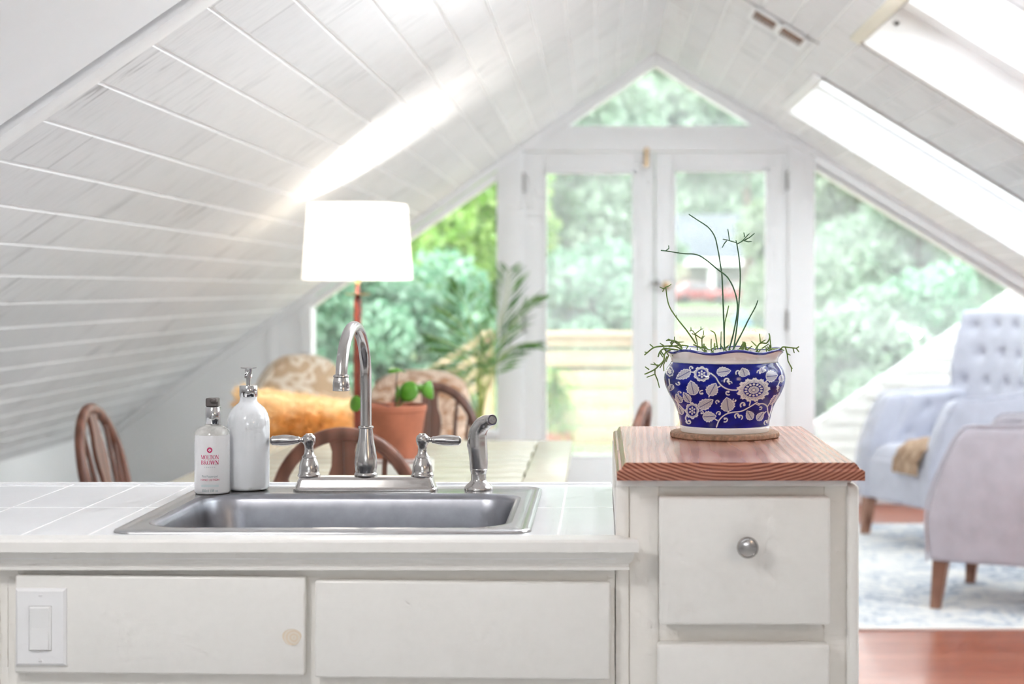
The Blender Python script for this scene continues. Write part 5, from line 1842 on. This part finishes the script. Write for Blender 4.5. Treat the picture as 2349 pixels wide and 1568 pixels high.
# ---------------------------------------------------------------- palm
PXp, PYp = -.66, 8.98
pm = thing('potted_palm', 'feathery green potted palm by the window post', 'potted plant', (PXp, PYp, 0))
b = nb(); lathe(b, [(0, 0), (.12, 0), (.13, .01), (.165, .27), (.175, .275), (.175, .30), (.155, .30), (.15, .27), (0, .27)], (PXp, PYp, 0), 36); obj('plant_pot', b, 'terracotta', pm, 40)
b = nb(); lathe(b, [(0, .275), (.1, .278), (.15, .272)], (PXp, PYp, 0), 24); obj('soil', b, 'earth', pm, 60)
def frond(pts, leng, mat='palm', droop=.25, nleaf=28, start=.3, wid=.0052):
    w = smooth_pts(pts, 10)
    fo = thing_part('frond', pm, w, leng * 1.2, mat, droop, nleaf, start, wid)
    return fo
def thing_part(nm, par, w, leng, mat, droop, nleaf, start, wid):
    b = nb(); tube(b, w, [.007, .002], 6)
    rach = obj(nm, b, 'palm_stem', par, 60)
    n = len(w)
    cen, ax, ay = [], [], []
    for k in range(nleaf):
        f = start + (1 - start) * (k + .5) / nleaf
        i = min(int(f * (n - 1)), n - 2)
        p = w[i].lerp(w[i + 1], f * (n - 1) - i)
        tg = (w[min(i + 2, n - 1)] - w[max(i - 1, 0)]).normalized()
        side = tg.cross(Vector((0, 0, 1)))
        if side.length < .15:
            side = Vector((1, 0, 0))
        side = (side.normalized() + Vector((0, 0, 0))).normalized()
        L = leng * math.sin(PI * (.18 + .78 * (f - start) / (1 - start))) ** .7
        for s in (-1, 1):
            d = (side * s + tg * .6 + Vector((random.gauss(0, .08), random.gauss(0, .12), -droop + random.gauss(0, .12)))).normalized()
            c = p + d * (L / 2)
            wv_ = d.cross(Vector((random.gauss(0, .3), -1, .4))).normalized() * wid
            cen.append(c); ax.append(d * (L / 2)); ay.append(wv_)
    o = quads_mesh('leaflets', np.array([tuple(c) for c in cen]), np.array([tuple(c) for c in ax]), np.array([tuple(c) for c in ay]), M[mat], None)
    o.parent = rach; o.location = (0, 0, 0)
    return rach
root = Vector((PXp, PYp, .27))
def pp_(u, v, dy=0.):
    return P(u, v, PYp + dy)
frond([root, pp_(1100, 960), pp_(1112, 860), pp_(1135, 780, -.05), pp_(1160, 690, -.1), pp_(1168, 615, -.15)], .20, droop=-.35, start=.42)
frond([root, pp_(1104, 950), pp_(1125, 850, .05), pp_(1160, 770, .1), pp_(1200, 710, .12), pp_(1238, 680, .15)], .22, droop=.1, start=.4)
frond([root, pp_(1098, 960), pp_(1102, 880), pp_(1085, 800, .05), pp_(1050, 740, .1), pp_(1000, 700, .12)], .22, droop=.1, start=.45)
frond([root, pp_(1096, 970), pp_(1096, 890), pp_(1075, 830, -.1), pp_(1035, 790, -.2), pp_(975, 765, -.25)], .20, droop=.3, start=.45)
frond([root, pp_(1097, 960), pp_(1098, 860, .1), pp_(1085, 760, .2), pp_(1062, 690, .25), pp_(1035, 645, .25)], .20, droop=-.1, start=.5)
frond([root, pp_(1106, 960), pp_(1120, 880, -.1), pp_(1150, 820, -.2), pp_(1190, 790, -.25), pp_(1230, 785, -.3)], .17, droop=.3, start=.45)
frond([root, pp_(1096, 980), pp_(1080, 900, .1), pp_(1050, 855, .15), pp_(1005, 830, .2)], .17, droop=.2, start=.45)
for (u, v, d) in ((1090, 760, 0), (1112, 765, .05), (1102, 740, .1)):
    b = nb(); tube(b, smooth_pts([root, pp_(1100, 930, d), pp_(u, v, d)], 6), [.011, .006, .003], 8); obj('stalk', b, 'palm_stem', pm, 60)

# ---------------------------------------------------------------- outside: terrace
bm = nb()
k = -2.6
while k < 3.2:
    box(bm, k, k + .13, WY + .13, 13.0, -.16, -.13); k += .137
tag(obj('deck', bm, 'deck', None, 0), None, None, kind='structure')
FYc = 12.95
fe = thing('deck_fence', 'pale pine slat fence around the terrace outside the glazed doors', 'fence', (.1, FYc, -.13))
fx_0, fx_1 = P(1150, 700, FYc).x, 1.62
for (v0, v1) in ((770, 795), (804, 840), (850, 886), (896, 931), (940, 976), (985, 1018)):
    b = nb(); box(b, fx_0, fx_1, FYc, FYc + .022, P(0, v1, FYc).z, P(0, v0, FYc).z, .003); obj('slat', b, 'fence', fe)
b = nb(); box(b, fx_0 - .03, fx_1 + .03, FYc - .07, FYc + .09, P(0, 770, FYc).z, P(0, 770, FYc).z + .036, .004); obj('top_rail', b, 'fence', fe)
for x in (fx_0 + .04, .62, fx_1 - .04):
    b = nb(); box(b, x - .045, x + .045, FYc + .022, FYc + .11, -.13, P(0, 770, FYc).z, .004); obj('post', b, 'fence', fe)
# stair rail running down from the fence corner
st = thing('stair_railing', 'sloping pine stair railing beyond the window behind the palm', 'railing', (P(1140, 760, FYc).x, FYc, -.13))
for k, (dv, hh_) in enumerate(((0, .07), (34, .08), (68, .08), (102, .08))):
    A = P(1128, 752 + dv, FYc); B = P(905, 893 + dv, FYc)
    b = nb(); prism(b, [(A.x, A.z), (A.x, A.z - hh_), (B.x, B.z - hh_), (B.x, B.z)], FYc, FYc + .03, 'y', .003); obj('slat', b, 'fence', st)
for u, v in ((1118, 760), (915, 890)):
    A = P(u, v, FYc)
    b = nb(); box(b, A.x - .045, A.x + .045, FYc + .03, FYc + .11, -1., A.z, .004); obj('post', b, 'fence', st)
# hanging fern on the fence
fr = thing('potted_fern', 'bright green fern in front of the pine fence outside the door', 'potted plant', (P(1272, 900, 12.5).x, 12.5, -.13))
b = nb(); lathe(b, [(0, -.13), (.10, -.13), (.15, .16), (.16, .165), (.15, .17), (0, .16)], (fr.location.x, 12.5, 0), 24); obj('plant_pot', b, 'terracotta', fr, 40)
b = nb(); lathe(b, [(0, -.0), (.03, -.0), (.02, .05), (.02, .3), (0, .3)], (fr.location.x, 12.5, .16), 10); obj('stem', b, 'palm_stem', fr, 40)
cen, ax, ay = [], [], []
for k in range(150):
    a = random.uniform(0, 2 * PI); L = random.uniform(.14, .27); up = random.uniform(-.1, 1.)
    o0 = Vector((fr.location.x, 12.5, .35 + random.uniform(-.12, .3)))
    for j in range(14):
        f = j / 13
        p = o0 + Vector((math.cos(a) * L * f, math.sin(a) * L * f, .20 * up * f - .32 * f * f))
        d = Vector((random.gauss(0, 1), random.gauss(0, 1), random.gauss(0, .6))).normalized()
        cen.append(p); ax.append(d * .026); ay.append(d.cross(Vector((.3, .2, 1))).normalized() * .010)
quads_mesh('foliage', np.array([tuple(c) for c in cen]), np.array([tuple(c) for c in ax]), np.array([tuple(c) for c in ay]), M['fern'], fr)
# white boarded slope outside the far window
bw = thing('boarded_roof_slope', 'white boarded slope rising outside the window behind the tufted armchair', 'roof', (2., 10.6, 0))
A = P(1862, 976, 10.6); B = P(2700, 410, 10.6)
b = nb(); prism(b, [(A.x, -.3), (B.x, -.3), (B.x, B.z), (A.x, A.z)], 10.6, 10.72, 'y', .004)
obj('gable_board', b, 'siding', bw)
b = nb()
zz = A.z - .1
dl = (B - A)
for k in range(26):
    z = -.2 + .085 * k
    xs = A.x + max(0, (z + .05 - A.z)) / dl.z * dl.x + .01
    if xs < B.x - .1:
        prism(b, [(10.600, z), (10.584, z + .004), (10.595, z + .08), (10.600, z + .08)], xs, B.x, 'x')
obj('clapboard', b, 'siding', bw)
gl_ = thing('garden_light', 'small glowing globe light on a post outside the window by the armchairs', 'garden light', (P(2103, 765, 14.).x, 14., -.3))
q = P(2103, 765, 14.)
b = nb(); lathe(b, [(0, -.03), (.015, -.028), (.03, -.012), (.033, 0), (.03, .015), (.015, .03), (0, .033)], tuple(q), 20); obj('globe', b, 'globe', gl_, 60)
b = nb(); tube(b, [(q.x, 14., -.3), (q.x, 14., q.z - .03)], .012, 10); obj('post', b, 'hinge', gl_, 60)

# lawn, drive
bm = nb()
N = 24
g = [[bm.verts.new((-70 + 160 * i / N, 13.2 + 180 * j / N, -.3 + .55 * min(1, j / 3.) + (.0 if j < 3 else .02 * math.sin(i * .9 + j)))) for i in range(N + 1)] for j in range(N + 1)]
for j in range(N):
    for i in range(N):
        bm.faces.new((g[j][i], g[j][i + 1], g[j + 1][i + 1], g[j + 1][i]))
tag(obj('lawn', bm, 'lawn', None, 180), None, None, kind='structure')
bm = nb(); box(bm, -60, 80, 58, 72, .20, .30); tag(obj('road', bm, 'road', None, 0), None, None, kind='structure')

# house across the lawn
HY = 118.
def hp(u, v, y=HY):
    return P(u, v, y)
ho = thing('house', 'white house with a blue grey roof far across the lawn', 'house', (hp(1650, 690).x, HY, .2))
xa_, xb_ = hp(1470, 0).x, hp(1835, 0).x
b = nb(); box(b, xa_, xb_, HY, HY + 8, 0, hp(0, 592).z); obj('wall', b, 'house', ho)
b = nb()
ze, zt2 = hp(0, 592).z, hp(0, 486).z
prism(b, [(HY - 2.4, ze - .25), (HY - 2.4, ze), (HY + 4, zt2), (HY + 10.4, ze), (HY + 10.4, ze - .25)], xa_ - .6, xb_ + .6, 'x'); obj('roof', b, 'roof', ho)
b = nb(); box(b, xa_ - .7, xb_ + .7, HY - 2.6, HY - 2.35, ze - .55, ze - .1); obj('gutter', b, 'trim', ho)
for u in (1628, 1760, 1412 + 90):
    b = nb(); box(b, hp(u - 6, 0).x, hp(u + 6, 0).x, HY - 2.3, HY - 2.0, 0, ze - .3); obj('porch_post', b, 'trim', ho)
for (u0, u1, v0, v1) in ((1605, 1618, 640, 668), (1642, 1664, 640, 670), (1728, 1742, 640, 668), (1728, 1744, 605, 622), (1560, 1580, 640, 668)):
    b = nb(); box(b, hp(u0, 0).x, hp(u1, 0).x, HY - .08, HY + .02, hp(0, v1).z, hp(0, v0).z); obj('window', b, 'window_dark', ho)
# pale shed glimpsed through the first leaf
sh = thing('garden_shed', 'pale shed with white porch post glimpsed through the leaf facing the table', 'shed', (P(1430, 690, 60).x, 60, .2))
b = nb(); box(b, P(1385, 0, 60).x, P(1475, 0, 60).x, 60, 63, 0, P(0, 596, 60).z); obj('wall', b, 'window_dark', sh)
b = nb(); box(b, P(1418, 0, 59).x, P(1434, 0, 59).x, 58.9, 59.1, 0, P(0, 560, 59).z); obj('porch_post', b, 'house', sh)
b = nb(); box(b, P(1380, 0, 59).x, P(1480, 0, 59).x, 58.8, 59., P(0, 656, 59).z, P(0, 640, 59).z); obj('porch_rail', b, 'house', sh)
b = nb(); prism(b, [(58.5, P(0, 596, 60).z), (61.5, P(0, 570, 60).z), (64.5, P(0, 596, 60).z)], P(1375, 0, 60).x, P(1485, 0, 60).x, 'x'); obj('roof', b, 'window_dark', sh)
# red cars parked before the house
def car(x, y, rz, label):
    t = thing('car', label, 'car', (x, y, .25), rz, 'red cars parked at the house')
    def lo(nm, b, m, sm=40, par=None):
        return obj(nm, b, m, par or t, sm, local=True)
    b = nb(); prism(b, [(-2.1, .35), (2.1, .35), (2.1, .7), (1.9, .85), (1.0, .95), (.5, 1.42), (-.9, 1.45), (-1.6, .98), (-2.1, .9)], -.85, .85, 'y', .06, 2); lo('body', b, M['car_red'])
    b = nb(); prism(b, [(.85, .98), (.45, 1.36), (-.85, 1.38), (-1.35, .98)], -.87, .87, 'y', .01); lo('side_window', b, M['window_dark'])
    for sx in (1.3, -1.3):
        for sy in (-.8, .8):
            b = nb(); tube(b, [(sx, sy - .1, .33), (sx, sy + .1, .33)], .33, 20); lo('wheel', b, M['tyre'])
    return t
car(hp(1600, 0, 110).x, 110, .35, 'red car parked before the house, its rear towards the lawn')
car(hp(1700, 0, 106).x, 106, 2.9, 'red car parked broadside by the porch post of the house')
tp = thing('tarpaulin', 'crumpled blue tarpaulin on the lawn outside the leaf behind the planter', 'tarpaulin', (P(1752, 740, 45).x, 45, .2))
b = nb(); bmesh.ops.create_icosphere(b, subdivisions=4, radius=1)
for v in b.verts:
    n_ = v.co.copy()
    v.co = Vector((n_.x * .95, n_.y * .8, max(-.2, n_.z) * .62 * (1 - .3 * abs(n_.x)))) * (1 + .10 * math.sin(9 * n_.x + 4 * n_.z) * math.cos(7 * n_.y))
b.transform(Matrix.Translation((P(1752, 740, 45).x + .1, 45, .33))); obj('sheet', b, 'tarp', tp, 60)

# ---------------------------------------------------------------- trees and shrubs
LEAF = {
    'bright': leafy('lime green leaves', (0.1656, 0.3599, 0.0482), (0.4023, 0.5544, 0.1521), .5),
    'teal': leafy('cool shrub leaves', (0.0993, 0.2782, 0.1498), (0.3432, 0.5110, 0.3745), .35),
    'pale': leafy('pale leaves', (0.1795, 0.2946, 0.1825), (0.3940, 0.4874, 0.3931), .45),
    'deep': leafy('deep green leaves', (0.0368, 0.1260, 0.0508), (0.1505, 0.2642, 0.1260), .3),
    'olive': leafy('grey green leaves', (0.1964, 0.2888, 0.1546), (0.3944, 0.4778, 0.3384), .45),
}
def tree(name, label, x, y, z0, height, rad, kind, leaf=.16, n=5000, trunk=.14, low=.25, lobes=9, group='trees and shrubs beyond the terrace'):
    t = thing(name, label, 'tree' if 'tree' in name else 'shrub', (x, y, z0), 0, group)
    lr_ = np.random.default_rng(int(abs(x * 131 + y * 17)) + 5)
    cs = []
    for k in range(lobes):
        f = low + (1 - low) * (k + .5) / lobes
        a = k * 2.4
        rr = rad * (.25 + .5 * math.sin(PI * min(1, f * .9 + .1)) * lr_.uniform(.5, 1.1))
        cs.append((x + rr * math.cos(a), y + rr * math.sin(a), z0 + height * f * .92, rad * lr_.uniform(.38, .62)))
    cs = np.array(cs)
    w = rng.integers(0, lobes, n)
    d = lr_.normal(size=(n, 3)); d /= np.linalg.norm(d, axis=1, keepdims=True)
    q = cs[w, :3] + d * (cs[w, 3] * lr_.uniform(.35, 1.05, n) ** .6)[:, None] * np.array([1, 1, .85])
    ax_d = lr_.normal(size=(n, 3)); ax_d /= np.linalg.norm(ax_d, axis=1, keepdims=True)
    up = lr_.normal(size=(n, 3)); ay_d = np.cross(ax_d, up); ay_d /= np.linalg.norm(ay_d, axis=1, keepdims=True)
    sz = leaf * lr_.uniform(.6, 1.3, n)[:, None]
    quads_mesh('crown' if 'tree' in name else 'foliage', q, ax_d * sz, ay_d * sz * .55, LEAF[kind], t)
    b = nb()
    top = Vector((x, y, z0 + height * .8))
    tube(b, smooth_pts([(x, y, z0 - .3), (x + trunk * .6, y, z0 + height * .3), (x - trunk * .3, y + .1, z0 + height * .55), top], 5), [trunk, trunk * .75, trunk * .5, trunk * .15], 10)
    for k in range(0, lobes, 2):
        c = Vector(cs[k][:3]); s0 = Vector((x, y, min(c.z - .1, z0 + height * (low + .1) + .1 * k)))
        tube(b, [s0, s0.lerp(c, .5) + Vector((0, 0, .1)), c], [trunk * .35, trunk * .12], 7)
    obj('trunk', b, 'bark', t, 60)
    return t
def TX(u, y):
    return (u - CX) / F * y
tree('broadleaf_tree', 'bright lime green tree behind the palm and the lamp shade', TX(1040, 24), 24, -.2, 4.6, 1.5, 'bright', .11, 7000, .10, .28)
tree('broadleaf_tree', 'bright green tree partly hidden by the lamp shade', TX(880, 27), 27, -.2, 5.6, 2.0, 'bright', .13, 6500, .14, .25)
tree('broadleaf_tree', 'deep green tree showing at the hinge edge of the leaf facing the table', TX(1240, 26), 26, -.2, 5.6, .75, 'deep', .12, 4200, .16, .25)
tree('round_shrub', 'cool green shrub behind the pole of the floor lamp', TX(790, 15.8), 15.8, -.3, 1.95, .75, 'teal', .06, 7000, .04, .08)
tree('round_shrub', 'cool green shrub between the lamp pole and the palm', TX(960, 16.5), 16.5, -.3, 1.8, .8, 'teal', .06, 7000, .04, .08)
tree('round_shrub', 'cool green shrub against the corner post behind the damask chair', TX(660, 17), 17, -.3, 2.2, .9, 'teal', .07, 5500, .05, .08)
tree('broadleaf_tree', 'pale tree filling the top of the leaf facing the table', TX(1365, 38), 38, .1, 6.2, 2.1, 'pale', .16, 7500, .16, .3)
tree('round_shrub', 'pale shrub above the fence in the leaf facing the table', TX(1335, 24), 24, -.1, 1.95, 1.1, 'teal', .08, 7500, .05, .1)
tree('round_shrub', 'pale shrub beside the porch post of the shed', TX(1440, 30), 30, .1, 1.35, .75, 'teal', .08, 4500, .05, .1)
tree('broadleaf_tree', 'pale tree above the roof of the white house', TX(1640, 150), 150, .2, 17, 8.5, 'pale', .6, 8000, .5, .45)
tree('broadleaf_tree', 'tall pale tree showing in the triangular window', TX(1500, 62), 62, .2, 12.0, 3.8, 'pale', .25, 9000, .3, .55)
tree('broadleaf_tree', 'pale tree overlapping the triangular window and the hinge post', TX(1710, 70), 70, .2, 12.5, 3.2, 'pale', .25, 6000, .3, .6)
tree('broadleaf_tree', 'grey green tree beside the post of the far sloped window', TX(1960, 30), 30, -.1, 4.6, 1.9, 'olive', .13, 9000, .16, .15)
tree('broadleaf_tree', 'cool green tree at the middle of the far sloped window', TX(2120, 24), 24, -.2, 3.6, 1.5, 'pale', .10, 9000, .14, .1)
tree('broadleaf_tree', 'grey green tree at the low end of the far sloped window', TX(2290, 27), 27, -.2, 3.6, 1.6, 'olive', .12, 7500, .14, .12)
tree('round_shrub', 'green shrub low in the far sloped window above the white boards', TX(1960, 17), 17, -.3, 1.45, .85, 'pale', .06, 7500, .05, .08)
tree('round_shrub', 'cool green shrub beside the garden light', TX(2130, 17.5), 17.5, -.3, 1.85, .8, 'teal', .06, 6000, .05, .08)
tree('broadleaf_tree', 'broad bright green tree standing far behind the bright trees', TX(960, 48), 48, .1, 9.0, 3.6, 'bright', .2, 8000, .25, .2)
tree('broadleaf_tree', 'far pale tree between the shed and the hinge edge', TX(1290, 75), 75, .2, 11, 4., 'pale', .3, 7000, .3, .2)
tree('broadleaf_tree', 'far pale tree behind the grey green trees', TX(2080, 60), 60, .2, 9.5, 4.2, 'pale', .26, 8000, .3, .15)

# ---------------------------------------------------------------- light and camera
w = bpy.data.worlds.new('sky'); S.world = w; w.use_nodes = True
bg = w.node_tree.nodes['Background']
bg.inputs[0].default_value = (.92, .962, 1., 1)
bg.inputs[1].default_value = 2.7


def light(name, typ, loc, energy, col=(1, 1, 1), **kw):
    d = bpy.data.lights.new(name, typ)
    d.energy = energy; d.color = col
    for k, v in kw.items():
        setattr(d, k, v)
    o = bpy.data.objects.new(name, d); COL.objects.link(o); o.location = loc
    return o


sun = light('sun', 'SUN', (0, 0, 20), 1.8, (1., .95, .86), angle=math.radians(2))
sun.rotation_euler = Vector((.75, .25, -.60)).to_track_quat('-Z', 'Y').to_euler()
light('lamp_bulb', 'POINT', (LX, LY, zbulb + .055), 15, (1., .96, .9), shadow_soft_size=.03)
light('kitchen_key_fill', 'POINT', (-.85, 1.5, 1.72), 8.5, (1., .985, .96), shadow_soft_size=.10)  # unseen key from the upper side, added to light counter and cabinet fronts
light('ridge_fill', 'POINT', (.42, 4.3, 2.2), 24, (.93, .97, 1.), shadow_soft_size=.09)  # unseen fill below the ridge, added to brighten ceiling and far wall
light('cabinet_warm_fill', 'POINT', (.9, 1.1, 1.45), 2.6, (1., .74, .48), shadow_soft_size=.12)  # unseen warm fill, added to tint the shadows on the cabinets

cam = bpy.data.cameras.new('camera')
co = bpy.data.objects.new('camera', cam); COL.objects.link(co)
co.location = (0, 0, H); co.rotation_euler = (PI / 2, 0, 0)
cam.sensor_width = 36; cam.sensor_fit = 'HORIZONTAL'
cam.lens = 36 * F / 2349
cam.shift_x = (1174.5 - CX) / 2349
cam.shift_y = (CY - 784) / 2349
cam.clip_start = .05; cam.clip_end = 500
cam.dof.use_dof = True
cam.dof.focus_distance = 2.82
cam.dof.aperture_fstop = 3.6
S.camera = co
S.view_settings.view_transform = 'Standard'
S.view_settings.look = 'None'
S.view_settings.gamma = 1
S.view_settings.use_curve_mapping = False
S.view_settings.exposure = 1.18
S.cycles.use_adaptive_sampling = True
S.cycles.adaptive_threshold = .12
S.cycles.adaptive_min_samples = 8
S.cycles.glossy_bounces = 4
S.cycles.transmission_bounces = 4
S.cycles.max_bounces = 9
S.cycles.diffuse_bounces = 7
S.cycles.transparent_max_bounces = 9
S.cycles.sample_clamp_indirect = 8
S.cycles.use_light_tree = False
S.cycles.caustics_reflective = False
S.cycles.caustics_refractive = False
